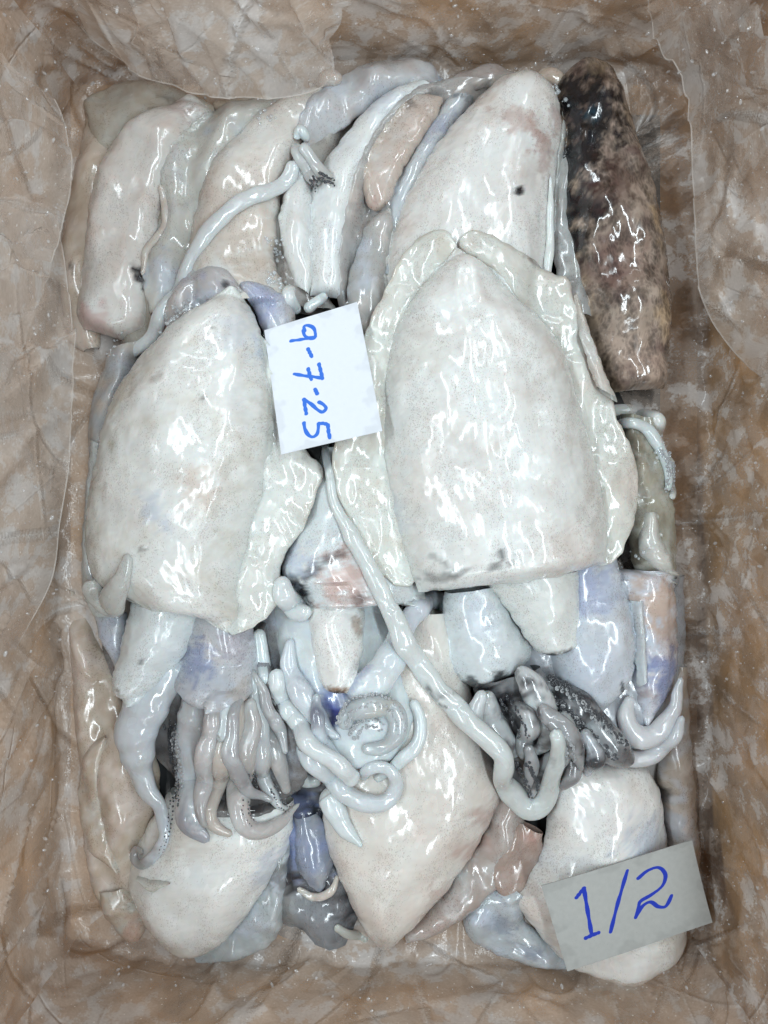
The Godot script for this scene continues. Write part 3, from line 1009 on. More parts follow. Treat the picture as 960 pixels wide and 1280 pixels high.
	body("fin", {left = [530, 105, 490, 140, 450, 200, 430, 270, 420, 340, 425, 400], right = [620, 105, 580, 150, 540, 210, 515, 280, 510, 340, 520, 400], h = h, base = -0.027, thick = 0.012, c = Color(0.40, 0.38, 0.37), c2 = PINK, mottle = 0.7, seed = 51.0, n = 60, m = 48, bump = 0.003}, M.fin, t)
	body("fin", {left = [554, 127, 535, 155, 515, 190, 498, 222, 484, 260, 474, 300, 466, 345], right = [594, 124, 574, 150, 546, 195, 526, 230, 508, 268, 498, 300, 494, 345], h = h, base = -0.020, thick = 0.012, c = Color(0.55, 0.58, 0.61), c2 = GREY, mottle = 0.5, c3 = BLUISH, cool = 1.0, seed = 52.0, m = 40, stains = [[545, 160, 22, BLUE, 0.4], [575, 128, 14, INK, 0.6, -10.0, 2.5]]}, M.fin, t)
	body("fin", {left = [552, 124, 528, 120, 508, 127, 488, 150, 470, 178, 456, 205, 452, 230, 457, 254, 469, 265, 480, 256], right = [553, 130, 543, 150, 525, 178, 508, 205, 495, 232, 487, 250, 483, 256], h = h + 0.003, base = -0.014, thick = 0.008, c = Color(0.53, 0.45, 0.40), c2 = PINK, mottle = 0.6, cool = 0.5, edge = TAN, edge_amount = 0.4, seed = 53.0, m = 48, stains = [[512, 135, 10, INK, 0.5, 70.0, 2.0], [466, 262, 10, ROSE, 0.4]]}, M.fin, t)
	body("fin", {left = [484, 262, 463, 275, 449, 305, 439, 335, 433, 365, 440, 400, 455, 425], right = [490, 266, 491, 285, 485, 320, 482, 352, 486, 390, 470, 425], h = h + 0.002, base = -0.016, thick = 0.010, c = Color(0.40, 0.40, 0.39), c2 = PINK, mottle = 0.5, c3 = BLUISH, cool = 0.8, seed = 54.0, n = 60, m = 40}, M.fin, t)
	body("mantle", {left = [650, 103, 623, 107, 596, 128, 568, 155, 541, 187, 517, 225, 499, 262, 486, 298, 478, 345, 480, 400], right = [662, 102, 685, 113, 699, 138, 704, 175, 700, 211, 695, 250, 693, 290, 691, 340, 690, 400], h = h + 0.004, base = -0.018, slope = -0.014, thick = 0.030, c = WHITE, c2 = PINK, mottle = 0.5, seed = 55.0, n = 150, m = 150, stains = [[640, 180, 34, ROSE, 0.45, 20.0, 1.8], [668, 205, 26, ROSE, 0.5, 70.0, 1.5], [600, 140, 30, PINK, 0.6, -40.0, 2.0], [692, 170, 20, ROSE, 0.45, 80.0, 2.0], [505, 290, 26, PINK, 0.5, 70.0, 2.0], [642, 258, 8, INK, 1.0, -45.0, 1.6], [642, 258, 5, INK, 1.0, -45.0, 1.6]]}, M.skin, t)
	arm("fold", {path = [682, 232, 682, 265, 684, 300, 685, 345], r = [2, 5, 6, 6], h = h + 0.006, c = WHITE, c2 = COOL, n = 40, flat = 0.8}, M.arm, t)
	# fifth: dark back
	t = thing("cuttlefish", "dark mottled brown and black cuttlefish standing at the top right by the wall", "cuttlefish", 770, 290, -0.035)
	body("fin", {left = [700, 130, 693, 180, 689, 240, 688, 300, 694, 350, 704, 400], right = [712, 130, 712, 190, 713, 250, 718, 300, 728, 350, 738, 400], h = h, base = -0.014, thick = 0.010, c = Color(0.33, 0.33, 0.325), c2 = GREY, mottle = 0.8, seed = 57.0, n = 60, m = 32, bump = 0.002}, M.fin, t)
	body("mantle", {left = [732, 79, 712, 84, 699, 100, 696, 140, 700, 190, 701, 250, 706, 300, 720, 350, 738, 417, 756, 460, 772, 488], right = [742, 79, 770, 92, 790, 140, 805, 188, 822, 243, 834, 303, 841, 372, 840, 427, 835, 483], h = h + 0.006, base = -0.018, thick = 0.036, cut1 = 0.025, p = 2.15, c = Color(0.36, 0.29, 0.245), c2 = Color(0.13, 0.085, 0.078), mottle = 1.2, bias = 0.08, c3 = Color(0.50, 0.39, 0.34), cool = 1.0, edge = Color(0.50, 0.38, 0.27), edge_amount = 0.5, edge_from = 0.75, seed = 58.0, n = 130, m = 110, bump = 0.002,
		stains = [[810, 290, 30, Color(0.50, 0.36, 0.235), 0.85, 80.0, 3.0], [822, 400, 34, Color(0.52, 0.38, 0.26), 0.85, 85.0, 2.4], [778, 150, 18, Color(0.45, 0.33, 0.22), 0.7, 65.0, 2.4], [795, 455, 45, Color(0.52, 0.39, 0.33), 0.6, 10.0, 1.6], [740, 118, 30, Color(0.10, 0.06, 0.04), 0.8], [716, 130, 20, Color(0.03, 0.02, 0.02), 0.8], [732, 160, 52, INK, 0.98], [708, 130, 30, INK, 0.9], [720, 215, 44, INK, 0.98, 80.0, 1.3], [722, 270, 40, INK, 0.95, 80.0, 1.5], [712, 310, 36, INK, 0.9, 80.0, 2.0], [705, 200, 50, INK, 0.9, 85.0, 2.4], [755, 245, 34, Color(0.08, 0.04, 0.035), 0.7], [728, 160, 10, Color(0.02, 0.06, 0.09), 0.8], [765, 340, 40, Color(0.16, 0.08, 0.07), 0.5], [745, 95, 16, Color(0.35, 0.26, 0.17), 0.6]]}, M.mottled, t)
	# the long white tentacle over the row
	t = thing("tentacle", "long white tentacle lying slantwise over the cream mantles of the top row", "tentacle", 270, 310, -0.005)
	arm("stalk", {path = [132, 440, 155, 428, 185, 402, 208, 365, 232, 322, 262, 282, 300, 250, 335, 228, 358, 208, 366, 190], r = [7, 10, 11, 10, 10, 11, 11, 10, 9, 8], h = 0.002, c = Color(0.63, 0.65, 0.66), c2 = COOL, mottle = 0.3, n = 130}, M.arm, t)
	arm("club", {path = [362, 166, 372, 180, 384, 198, 394, 222], r = [9, 11, 10, 7], h = 0.004, c = Color(0.52, 0.53, 0.53), c2 = GREY, mottle = 0.8, n = 40, tip = Color(0.3, 0.3, 0.3)}, M.arm, t)
	arm("club", {path = [374, 172, 392, 196, 404, 210, 416, 216], r = [8, 8, 8, 6], h = 0.005, c = Color(0.50, 0.51, 0.51), c2 = GREY, mottle = 0.8, n = 40}, M.arm, t)
	arm("club", {path = [366, 160, 374, 150, 384, 160], r = [6, 8, 6], h = 0.004, c = COOL, c2 = GREY, mottle = 0.8, n = 30}, M.arm, t)
	cups(t, [398, 214, 408, 219, 418, 221], 0.004, 4.0, 26, 2.4, M.dark_sucker, 0.001)
	cups(t, [388, 214, 394, 226], 0.004, 4.0, 12, 2.2, M.dark_sucker, 0.001)


# ------------------------------------------------------------------ heads and arms below the two big mantles
func build_lower_heads() -> void:
	var h := -0.008
	var mid: Node3D = M.middle
	# middle head
	body("mantle", {left = [330, 740, 322, 800, 330, 850, 360, 900, 390, 960], right = [480, 740, 490, 800, 488, 850, 470, 900, 440, 945], h = -0.022, base = -0.0280, thick = 0.012, c = Color(0.36, 0.37, 0.40), c2 = GREY, mottle = 0.6, c3 = BLUISH, cool = 0.9, seed = 60.0}, M.skin, mid)
	body("head", {left = [335, 722, 338, 800, 345, 850, 352, 890, 372, 925, 400, 945], right = [482, 722, 492, 800, 512, 850, 520, 890, 500, 935, 440, 955], h = -0.016, base = -0.026, thick = 0.016, c = COOL, c2 = GREY, mottle = 0.4, c3 = BLUISH, cool = 0.9, seed = 61.0, stains = [[424, 872, 24, BLUE, 0.95], [418, 885, 14, Color(0.08, 0.1, 0.4), 0.9], [410, 890, 16, INK, 0.7], [372, 850, 20, BLUE, 0.25], [352, 838, 8, INK, 0.9], [378, 880, 7, INK, 0.9], [395, 960, 16, INK, 0.7]]}, M.arm, mid)
	arm("arm", {path = [436, 858, 466, 842, 488, 815, 502, 786, 508, 770], r = [18, 21, 20, 18, 14], h = -0.010, c = COOL, c2 = BLUISH, mottle = 0.6, stains = [[440, 858, 16, BLUE, 0.5]]}, M.arm, mid)
	arm("arm", {path = [496, 800, 508, 775, 528, 756, 552, 754, 566, 768], r = [9, 12, 13, 14, 12], h = -0.010, c = Color(0.54, 0.57, 0.62), c2 = GREY, mottle = 0.6}, M.arm, mid)
	arm("arm", {path = [470, 968, 500, 940, 520, 915, 524, 890, 512, 868], r = [6, 8, 9, 9, 8], h = -0.010, c = COOL, c2 = GREY, mottle = 0.6}, M.arm, mid)
	arm("arm", {path = [430, 905, 440, 880, 465, 868, 490, 880, 496, 905, 480, 925, 455, 925], r = [10, 13, 14, 13, 12, 10, 7], h = -0.008, c = Color(0.44, 0.48, 0.50), c2 = GREY, mottle = 0.9}, M.arm, mid, "curled grey arm with dark suckers")
	for more: Array in [
		[[362, 800, 366, 842, 384, 876, 408, 905, 424, 915], [6, 13, 16, 14, 5], Color(0.56, 0.60, 0.64)],
		[[398, 860, 400, 905, 412, 930, 432, 948], [5, 10, 12, 5], Color(0.50, 0.54, 0.58)]]:
		arm("arm", {path = more[0], r = more[1], h = -0.008, flat = 0.75, c = more[2], c2 = Color(0.12, 0.13, 0.18), mottle = 0.8, bias = -0.1, n = 60, seed = more[0][0]}, M.arm, mid)
	cups(mid, [428, 900, 440, 874, 468, 862, 494, 876, 500, 905], -0.006, 8.0, 54, 2.6, M.sucker)
	cups(mid, [440, 915, 458, 895, 480, 900], -0.006, 8.0, 30, 2.8, M.sucker)
	body("funnel", {left = [378, 728, 384, 785, 392, 820, 400, 850, 414, 862], right = [455, 728, 455, 790, 450, 830, 440, 854, 432, 861], h = h, base = -0.014, thick = 0.016, cut1 = 0.05, c = WHITE, c2 = CREAM, mottle = 0.3, seed = 63.0, n = 60, m = 48, stains = [[446, 782, 14, BROWN, 0.6, 80.0, 2.6], [424, 856, 14, BROWN, 0.9, 0.0, 1.8], [424, 858, 8, INK, 0.9, 0.0, 1.8]]}, M.skin, mid)
	arm("arm", {path = [349, 905, 362, 937, 364, 968, 378, 986, 398, 984], r = [13, 14, 14, 12, 9], h = h, c = COOL, c2 = GREY, mottle = 0.5}, M.arm, mid)
	cups(mid, [372, 930, 378, 955, 394, 972], -0.008, 6.0, 30, 2.6, M.dark_sucker)
	arm("arm", {path = [405, 985, 422, 1010, 438, 1034, 452, 1050], r = [17, 17, 12, 4], h = h, c = COOL, c2 = GREY, mottle = 0.6, base = -0.012}, M.arm, mid)
	arm("arm", {path = [378, 925, 400, 955, 425, 982, 455, 998, 482, 994, 494, 975, 488, 957, 470, 952, 458, 962, 460, 975], r = [13, 15, 15, 14, 13, 12, 10, 9, 8, 5], h = h + 0.003, c = Color(0.60, 0.64, 0.67), c2 = GREY, mottle = 0.4, n = 110}, M.arm, mid, "pale arm ending in a ring")
	arm("arm", {path = [346, 836, 350, 868, 366, 898, 395, 925, 425, 950, 450, 975], r = [10, 14, 14, 13, 13, 12], h = h + 0.004, c = Color(0.62, 0.65, 0.66), c2 = COOL, mottle = 0.4, n = 90, stains = [[346, 832, 9, INK, 0.9]]}, M.arm, mid)
	arm("arm", {path = [318, 790, 326, 815, 330, 845, 326, 872, 314, 892], r = [8, 10, 9, 7, 4], h = h, base = -0.016, c = COOL, c2 = GREY, mottle = 0.5}, M.arm, mid)

	body("mantle", {left = [402, 560, 378, 640, 356, 690, 350, 716, 370, 742, 384, 758], right = [470, 560, 490, 640, 512, 700, 530, 735, 528, 757], h = -0.012, base = -0.0180, thick = 0.020, cut1 = 0.03, c = COOL, c2 = PINK, mottle = 0.3, seed = 31.0, stains = [[436, 722, 40, Color(0.55, 0.40, 0.36), 0.9], [372, 735, 20, INK, 1.0], [384, 718, 22, INK, 0.8, -45.0, 2.2], [410, 700, 24, INK, 0.6, -25.0, 3.2], [368, 700, 26, BLUISH, 0.8], [452, 746, 9, INK, 0.6]]}, M.skin, mid)
	# head of the left big one
	var lf := thing("cuttlefish", "big white cuttlefish on the left, its funnel and splayed arms below it", "cuttlefish", 230, 600, -0.02)
	M.left_big = lf
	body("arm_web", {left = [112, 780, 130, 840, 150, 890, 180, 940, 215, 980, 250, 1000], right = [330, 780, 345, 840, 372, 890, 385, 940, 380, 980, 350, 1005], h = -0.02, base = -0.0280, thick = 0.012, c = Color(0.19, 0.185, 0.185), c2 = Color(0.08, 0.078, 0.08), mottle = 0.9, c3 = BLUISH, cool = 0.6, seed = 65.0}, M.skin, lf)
	body("arm", {left = [112, 772, 118, 800, 140, 838], right = [152, 768, 158, 800, 160, 838], h = -0.014, base = -0.022, thick = 0.010, c = Color(0.48, 0.52, 0.60), c2 = GREY, mottle = 0.6, n = 40, m = 32, seed = 66.0}, M.skin, lf)
	arm("arm", {path = [306, 850, 318, 885, 338, 930, 352, 965, 356, 996], r = [8, 13, 15, 13, 7], h = h, base = -0.02, c = Color(0.36, 0.36, 0.36), c2 = PINK, mottle = 0.8}, M.arm, lf)
	arm("arm", {path = [318, 838, 322, 880, 330, 935, 331, 978, 346, 1006, 358, 1014], r = [4, 11, 14, 13, 10, 4], h = h, base = -0.02, c = Color(0.50, 0.51, 0.52), c2 = GREY, mottle = 0.8}, M.arm, lf)
	arm("arm", {path = [318, 865, 318, 910, 304, 962, 302, 1005, 322, 1032, 350, 1029, 372, 1012], r = [8, 15, 18, 16, 14, 10, 3], h = h, base = -0.018, c = Color(0.46, 0.44, 0.43), c2 = PINK, c3 = COOL, cool = 0.8, mottle = 0.8}, M.arm, lf)
	arm("arm", {path = [302, 850, 298, 895, 282, 948, 269, 998, 276, 1022, 296, 1034], r = [9, 16, 16, 14, 11, 5], h = h, base = -0.016, c = Color(0.50, 0.45, 0.41), c2 = PINK, mottle = 0.8}, M.arm, lf)
	cups(lf, [318, 960, 312, 1000, 322, 1020], h, 5.0, 30, 1.7, M.dark_sucker)
	cups(lf, [340, 985, 352, 1008, 362, 1016], h, 5.0, 24, 1.7, M.dark_sucker)
	arm("arm", {path = [264, 820, 258, 850, 252, 900, 243, 942, 240, 983, 250, 1021, 266, 1040], r = [20, 28, 31, 28, 23, 19, 7], h = h, base = -0.016, flat = 0.62, c = Color(0.57, 0.59, 0.61), c2 = Color(0.5, 0.46, 0.47), mottle = 0.6, c3 = BLUISH, cool = 0.7, n = 90, m = 30, stains = [[262, 1035, 22, Color(0.2, 0.21, 0.26), 0.6], [284, 906, 9, INK, 0.8, 80.0, 2.5]]}, M.arm, lf, "broad arm")
	arm("arm", {path = [292, 858, 292, 885, 286, 908, 279, 897], r = [13, 11, 8, 4], h = h, flat = 0.6, c = Color(0.54, 0.55, 0.56), c2 = GREY, mottle = 0.6, n = 40, tip = Color(0.18, 0.18, 0.19), tip_from = 0.7}, M.arm, lf)
	arm("arm", {path = [226, 825, 206, 852, 186, 880, 172, 915, 172, 950, 184, 990, 200, 1017, 206, 1042, 194, 1066, 178, 1080, 166, 1076, 168, 1066, 178, 1068], r = [18, 26, 30, 31, 28, 24, 17, 13, 10, 8, 7, 6, 4], h = h, base = -0.014, flat = 0.66, c = Color(0.57, 0.60, 0.64), c2 = GREY, mottle = 0.5, c3 = BLUISH, cool = 0.8, n = 120, m = 30, tip = Color(0.22, 0.21, 0.19), tip_from = 0.72, stains = [[212, 950, 14, Color(0.2, 0.2, 0.2), 0.6, 80.0, 3.0]]}, M.arm, lf, "broad arm tapering to a dark coiled tip")
	cups(lf, [212, 905, 212, 940, 216, 975, 224, 1000], h, 9.0, 110, 2.2, M.dark_sucker, 0.001)
	cups(lf, [220, 915, 222, 950, 226, 990], h, 7.0, 40, 2.4, M.sucker, 0.001)
	cups(lf, [212, 1000, 214, 1030, 204, 1062], h, 3.0, 30, 1.4, M.dark_sucker, 0.0)
	for more: Array in [
		[[308, 850, 300, 905, 303, 950, 318, 985, 340, 1000], [4, 9, 11, 10, 4], Color(0.36, 0.36, 0.37)],
		[[284, 845, 276, 895, 262, 945, 257, 990, 268, 1020], [4, 11, 13, 12, 4], Color(0.48, 0.46, 0.46)],
		[[316, 835, 334, 865, 346, 905, 356, 940], [3, 8, 10, 4], Color(0.42, 0.42, 0.43)]]:
		arm("arm", {path = more[0], r = more[1], h = h, base = -0.018, flat = 0.6, c = more[2], c2 = Color(0.2, 0.19, 0.19), mottle = 0.9, bias = -0.1, n = 60, seed = more[0][0]}, M.arm, lf)
	body("head", {left = [234, 762, 226, 800, 216, 835, 214, 858, 230, 872], right = [306, 772, 320, 812, 320, 845, 312, 868, 280, 880], h = -0.006, base = -0.014, thick = 0.017, c = Color(0.50, 0.51, 0.54), c2 = PINK, mottle = 0.4, c3 = BLUISH, cool = 1.0, seed = 67.0, soft = 1.7, stains = [[248, 826, 26, BLUE, 0.6], [300, 800, 24, Color(0.36, 0.33, 0.38), 0.6], [306, 862, 20, Color(0.42, 0.36, 0.30), 0.5]]}, M.skin, lf)
	body("funnel", {left = [162, 750, 152, 796, 141, 838, 138, 862, 150, 874, 160, 880], right = [248, 760, 234, 808, 212, 842, 188, 868, 172, 880, 164, 881], h = h + 0.004, base = -0.008, thick = 0.018, c = Color(0.69, 0.73, 0.74), c2 = CREAM, mottle = 0.3, seed = 69.0, n = 70, m = 52, stains = [[152, 858, 10, Color(0.2, 0.17, 0.14), 0.7, 60.0, 2.2], [186, 822, 4, INK, 0.6]]}, M.skin, lf)

	# head of the right big one
	var rt := thing("cuttlefish", "biggest white cuttlefish, right of centre, with ink black arms and one very long tentacle", "cuttlefish", 620, 560, -0.02)
	M.right_big = rt
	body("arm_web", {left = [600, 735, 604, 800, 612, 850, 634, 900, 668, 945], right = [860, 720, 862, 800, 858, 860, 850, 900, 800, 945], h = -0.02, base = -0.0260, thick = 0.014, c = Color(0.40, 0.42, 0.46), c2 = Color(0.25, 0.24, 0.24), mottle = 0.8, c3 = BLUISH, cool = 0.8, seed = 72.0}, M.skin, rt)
	var edge := thing("cuttlefish", "bluish white cuttlefish with an orange patch, upright against the right wall above the grey card", "cuttlefish", 822, 800, -0.03)
	body("mantle", {left = [778, 714, 784, 760, 788, 800, 792, 840, 797, 872, 806, 908], right = [840, 714, 853, 745, 857, 800, 855, 845, 842, 878, 816, 908], h = -0.010, base = -0.022, thick = 0.020, cut0 = 0.05, c = Color(0.58, 0.60, 0.66), c2 = PINK, mottle = 0.5, c3 = BLUISH, cool = 0.9, seed = 71.0, stains = [[826, 758, 40, Color(0.53, 0.37, 0.27), 0.75], [834, 806, 30, Color(0.5, 0.4, 0.36), 0.6], [830, 846, 34, BLUE, 0.8], [808, 868, 14, Color(0.36, 0.28, 0.25), 0.6]]}, M.skin, edge)
	body("fin", {left = [790, 752, 792, 780, 795, 815, 800, 860], right = [806, 752, 806, 780, 808, 810, 812, 850], h = -0.006, base = -0.010, thick = 0.004, c = Color(0.5, 0.52, 0.54), c2 = GREY, mottle = 0.8, n = 50, m = 28, bump = 0.002}, M.fin, edge)
	body("head", {left = [700, 690, 690, 770, 692, 830, 712, 872, 740, 890], right = [778, 690, 792, 770, 796, 820, 788, 858, 760, 890], h = h, base = -0.02, thick = 0.020, c = Color(0.56, 0.60, 0.66), c2 = GREY, mottle = 0.4, c3 = BLUISH, cool = 1.0, seed = 73.0, stains = [[735, 735, 36, Color(0.30, 0.35, 0.55), 0.6], [776, 860, 10, INK, 0.9, 70.0, 3.0], [766, 745, 20, BLUISH, 0.6]]}, M.skin, rt)
	arm("arm", {path = [684, 968, 706, 976, 726, 952, 735, 915], r = [10, 14, 13, 10], h = h, base = -0.02, c = COOL, c2 = BLUISH, mottle = 0.6}, M.arm, rt)
	arm("arm", {path = [790, 874, 788, 900, 800, 922, 822, 920, 840, 898, 852, 868, 858, 848], r = [7, 13, 15, 14, 11, 8, 4], h = h + 0.002, base = -0.012, c = Color(0.62, 0.63, 0.66), c2 = GREY, mottle = 0.4, n = 90}, M.arm, rt)
	arm("arm", {path = [745, 905, 765, 935, 792, 950, 820, 944, 840, 925, 850, 895], r = [12, 13, 13, 12, 9, 5], h = h, base = -0.016, c = Color(0.60, 0.61, 0.64), c2 = GREY, mottle = 0.5}, M.arm, rt)
	arm("arm", {path = [672, 850, 700, 866, 730, 895, 760, 925, 788, 952], r = [15, 20, 25, 24, 12], h = h, base = -0.012, flat = 0.6, c = Color(0.23, 0.235, 0.245), c2 = INK, mottle = 1.3, n = 80, m = 26}, M.arm, rt, "ink blackened arm covered in suckers")
	cups(rt, [682, 856, 705, 870, 735, 900, 768, 932], h, 17.0, 150, 3.6, M.dark_sucker)
	cups(rt, [690, 862, 712, 880, 738, 905, 762, 930], h, 15.0, 70, 3.4, M.sucker)
	body("head", {left = [556, 742, 556, 786, 556, 825, 574, 853, 598, 864], right = [624, 732, 650, 785, 668, 812, 660, 834, 632, 846], h = h, base = -0.016, thick = 0.020, cut1 = 0.03, c = COOL, c2 = GREY, mottle = 0.4, c3 = BLUISH, cool = 0.7, seed = 75.0, stains = [[608, 858, 12, INK, 0.95, 0.0, 1.5], [622, 846, 12, INK, 0.9], [596, 765, 24, BLUISH, 0.5], [590, 855, 12, INK, 0.8]]}, M.skin, rt)
	body("funnel", {left = [610, 730, 640, 770, 656, 795, 672, 815, 690, 822], right = [726, 712, 727, 760, 724, 796, 718, 812, 706, 817], h = h + 0.005, base = -0.008, thick = 0.018, cut1 = 0.04, c = Color(0.72, 0.74, 0.72), c2 = CREAM, mottle = 0.3, seed = 76.0, n = 70, m = 52, stains = [[706, 815, 11, INK, 0.95, 0.0, 1.8], [690, 820, 9, INK, 0.9, 0.0, 1.5]]}, M.skin, rt)
	# arms in the inky middle
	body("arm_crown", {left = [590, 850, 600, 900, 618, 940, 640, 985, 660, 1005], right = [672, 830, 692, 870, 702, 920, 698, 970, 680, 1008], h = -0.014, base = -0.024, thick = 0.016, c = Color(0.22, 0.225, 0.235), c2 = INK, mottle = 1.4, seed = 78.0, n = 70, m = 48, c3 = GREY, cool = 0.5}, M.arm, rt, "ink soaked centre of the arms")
	arm("arm", {path = [606, 862, 612, 890, 620, 912, 634, 934, 648, 938], r = [13, 20, 22, 19, 10], h = h, c = Color(0.52, 0.54, 0.55), c2 = Color(0.06, 0.06, 0.065), mottle = 1.8, bias = -0.05, n = 60, stains = [[640, 930, 16, INK, 0.7], [626, 862, 12, INK, 0.8]]}, M.arm, rt)
	arm("arm", {path = [644, 832, 662, 850, 676, 876, 682, 905, 676, 930, 664, 940], r = [12, 17, 18, 16, 13, 8], h = h, c = Color(0.54, 0.56, 0.57), c2 = Color(0.06, 0.06, 0.065), mottle = 1.5, bias = -0.1, n = 70, stains = [[680, 925, 14, INK, 0.7], [652, 836, 9, INK, 0.6]]}, M.arm, rt)
	arm("arm", {path = [640, 872, 656, 885, 660, 910, 650, 935, 656, 950], r = [9, 11, 12, 10, 5], h = h + 0.002, c = Color(0.42, 0.43, 0.44), c2 = INK, mottle = 1.2, n = 50}, M.arm, rt)
	arm("arm", {path = [700, 915, 712, 935, 712, 960, 700, 985], r = [9, 11, 11, 6], h = h - 0.004, c = Color(0.22, 0.22, 0.23), c2 = PINK, mottle = 0.9, n = 40}, M.arm, rt)
	for more: Array in [
		[[692, 880, 702, 912, 692, 948, 674, 978, 664, 1006], [10, 14, 14, 10, 4], Color(0.42, 0.43, 0.44)],
		[[614, 920, 630, 962, 648, 995], [8, 12, 4], Color(0.42, 0.42, 0.43)],
		[[722, 905, 738, 935, 730, 968], [9, 12, 5], Color(0.50, 0.53, 0.57)],
		[[600, 858, 592, 888, 604, 918, 616, 930], [8, 13, 11, 4], Color(0.50, 0.52, 0.53)],
		[[655, 925, 664, 955, 662, 985], [8, 11, 5], Color(0.32, 0.32, 0.33)],
		[[664, 868, 690, 892, 712, 925, 722, 955], [9, 13, 12, 4], Color(0.34, 0.345, 0.355)]]:
		arm("arm", {path = more[0], r = more[1], h = h, flat = 0.75, c = more[2], c2 = INK, mottle = 1.2, bias = -0.05, n = 60, seed = more[0][0]}, M.arm, rt)
	cups(rt, [628, 870, 640, 890, 650, 915], h, 7.0, 40, 2.5, M.dark_sucker)
	cups(rt, [650, 950, 662, 975, 672, 1000], h, 10.0, 46, 2.6, M.dark_sucker)
	cups(rt, [690, 900, 702, 930, 704, 955], h, 6.0, 36, 2.4, M.sucker)


# ------------------------------------------------------------------ the two big mantles on top
func build_big_pair() -> void:
	var lf: Node3D = M.left_big
	var rt: Node3D = M.right_big
	# left
	body("fin", {left = [130, 436, 112, 480, 102, 530, 103, 580], right = [172, 425, 158, 470, 145, 510, 130, 570], h = -0.010, base = -0.020, thick = 0.012, c = Color(0.42, 0.43, 0.44), c2 = TAN, mottle = 0.6, c3 = BLUISH, cool = 0.8, seed = 81.0, n = 60, m = 40, bump = 0.003}, M.fin, lf)
	body("fin", {left = [106, 545, 98, 620, 94, 690, 95, 742, 108, 773], right = [130, 560, 120, 640, 120, 700, 128, 740, 140, 773], h = -0.006, base = -0.016, thick = 0.008, c = Color(0.52, 0.53, 0.52), c2 = GREY, mottle = 0.6, seed = 82.0, n = 70, m = 40, bump = 0.002, wave = -0.002}, M.fin, lf)
	body("fin", {left = [296, 352, 284, 334, 263, 327, 231, 337, 208, 360, 199, 389, 202, 412], right = [304, 368, 290, 375, 268, 385, 245, 395, 230, 405, 218, 415, 210, 425], h = 0.0, base = -0.010, thick = 0.011, c = Color(0.48, 0.46, 0.46), c2 = PINK, mottle = 0.5, c3 = BLUE, cool = 0.5, edge = Color(0.40, 0.36, 0.36), edge_amount = 0.4, seed = 83.0, n = 70, m = 44, bump = 0.002, stains = [[284, 358, 12, INK, 0.9, 0.0, 2.0], [258, 370, 24, BLUISH, 0.7, -25.0, 2.2]]}, M.fin, lf)
	body("fin", {left = [298, 356, 312, 380, 324, 410, 332, 440], right = [302, 352, 325, 350, 356, 366, 368, 400, 366, 450], h = 0.0, base = -0.010, thick = 0.007, c = Color(0.45, 0.47, 0.52), c2 = GREY, mottle = 0.7, c3 = BLUE, cool = 0.5, edge = TAN, edge_amount = 0.3, seed = 84.0, n = 50, m = 40, stains = [[325, 378, 24, Color(0.28, 0.33, 0.55), 0.5]]}, M.fin, lf)
	body("fin", {left = [318, 410, 326, 470, 322, 540, 306, 620, 288, 700, 272, 770], right = [346, 440, 362, 520, 380, 562, 398, 577, 402, 597, 389, 632, 378, 660, 356, 690, 346, 716, 349, 742, 338, 767, 314, 786, 290, 795], h = 0.002, base = -0.006, thick = 0.0045, p = 3.2, soft = 1.0, climb = 0.02, tuck = 0.001, c = Color(0.68, 0.68, 0.645), c2 = GREY, mottle = 0.4, edge = Color(0.50, 0.45, 0.38), edge_amount = 0.4, edge_from = 0.8, seed = 85.0, n = 100, m = 64, wave = 0.003, waves = 2.5, bump = 0.002}, M.fin, lf)
	arm("arm", {path = [352, 718, 356, 745, 368, 764, 388, 764], r = [10, 15, 15, 10], h = -0.004, base = -0.014, c = Color(0.60, 0.635, 0.64), c2 = COOL, mottle = 0.4, n = 50}, M.arm, lf)
	body("mantle", {left = [284, 360, 245, 380, 206, 407, 179, 435, 152, 467, 134, 499, 122, 535, 114, 577, 105, 613, 101, 659, 104, 705, 124, 735, 166, 756, 215, 764], right = [296, 360, 318, 396, 328, 435, 336, 476, 340, 522, 337, 567, 326, 618, 313, 659, 303, 696, 298, 733, 296, 768, 285, 791], h = 0.002, base = -0.004, thick = 0.027, p = 2.0, cut1 = 0.06, soft = 1.4, tuck = 0.001, bow = -6.0, c = Color(0.76, 0.76, 0.735), c2 = Color(0.60, 0.56, 0.49), mottle = 0.7, cool = 0.5, edge = Color(0.52, 0.52, 0.48), edge_amount = 0.35, edge_from = 0.5, seed = 86.0, n = 130, m = 110, ridges = [[-0.62, -0.5, 0.002, 0.12]], stains = [[258, 612, 26, Color(0.56, 0.42, 0.33), 0.5], [150, 490, 40, Color(0.5, 0.43, 0.34), 0.5, -50.0, 1.8], [150, 560, 18, Color(0.42, 0.38, 0.28), 0.5, 80.0, 2.4], [205, 482, 12, Color(0.38, 0.34, 0.3), 0.6, -30.0, 2.5], [210, 640, 30, BLUISH, 0.6, 60.0, 2.0], [192, 684, 4, INK, 0.9], [263, 505, 4, INK, 0.6], [275, 420, 4, INK, 0.7], [325, 440, 20, BLUISH, 0.7, 70.0, 2.4], [120, 600, 12, TAN, 0.4], [300, 420, 26, BLUISH, 0.35], [290, 770, 24, TAN, 0.2]]}, M.skin, lf)
	arm("fin", {path = [103, 728, 106, 748, 124, 758, 146, 745, 162, 722, 170, 700, 166, 690], r = [9, 15, 17, 16, 14, 11, 7], h = 0.010, flat = 0.6, c = Color(0.52, 0.53, 0.51), c2 = GREY, mottle = 0.8, n = 80, m = 26, edge = Color(0.58, 0.58, 0.55), edge_amount = 0.5, stains = [[135, 725, 20, TAN, 0.4]]}, M.fin, lf, "curled up end of the fin")
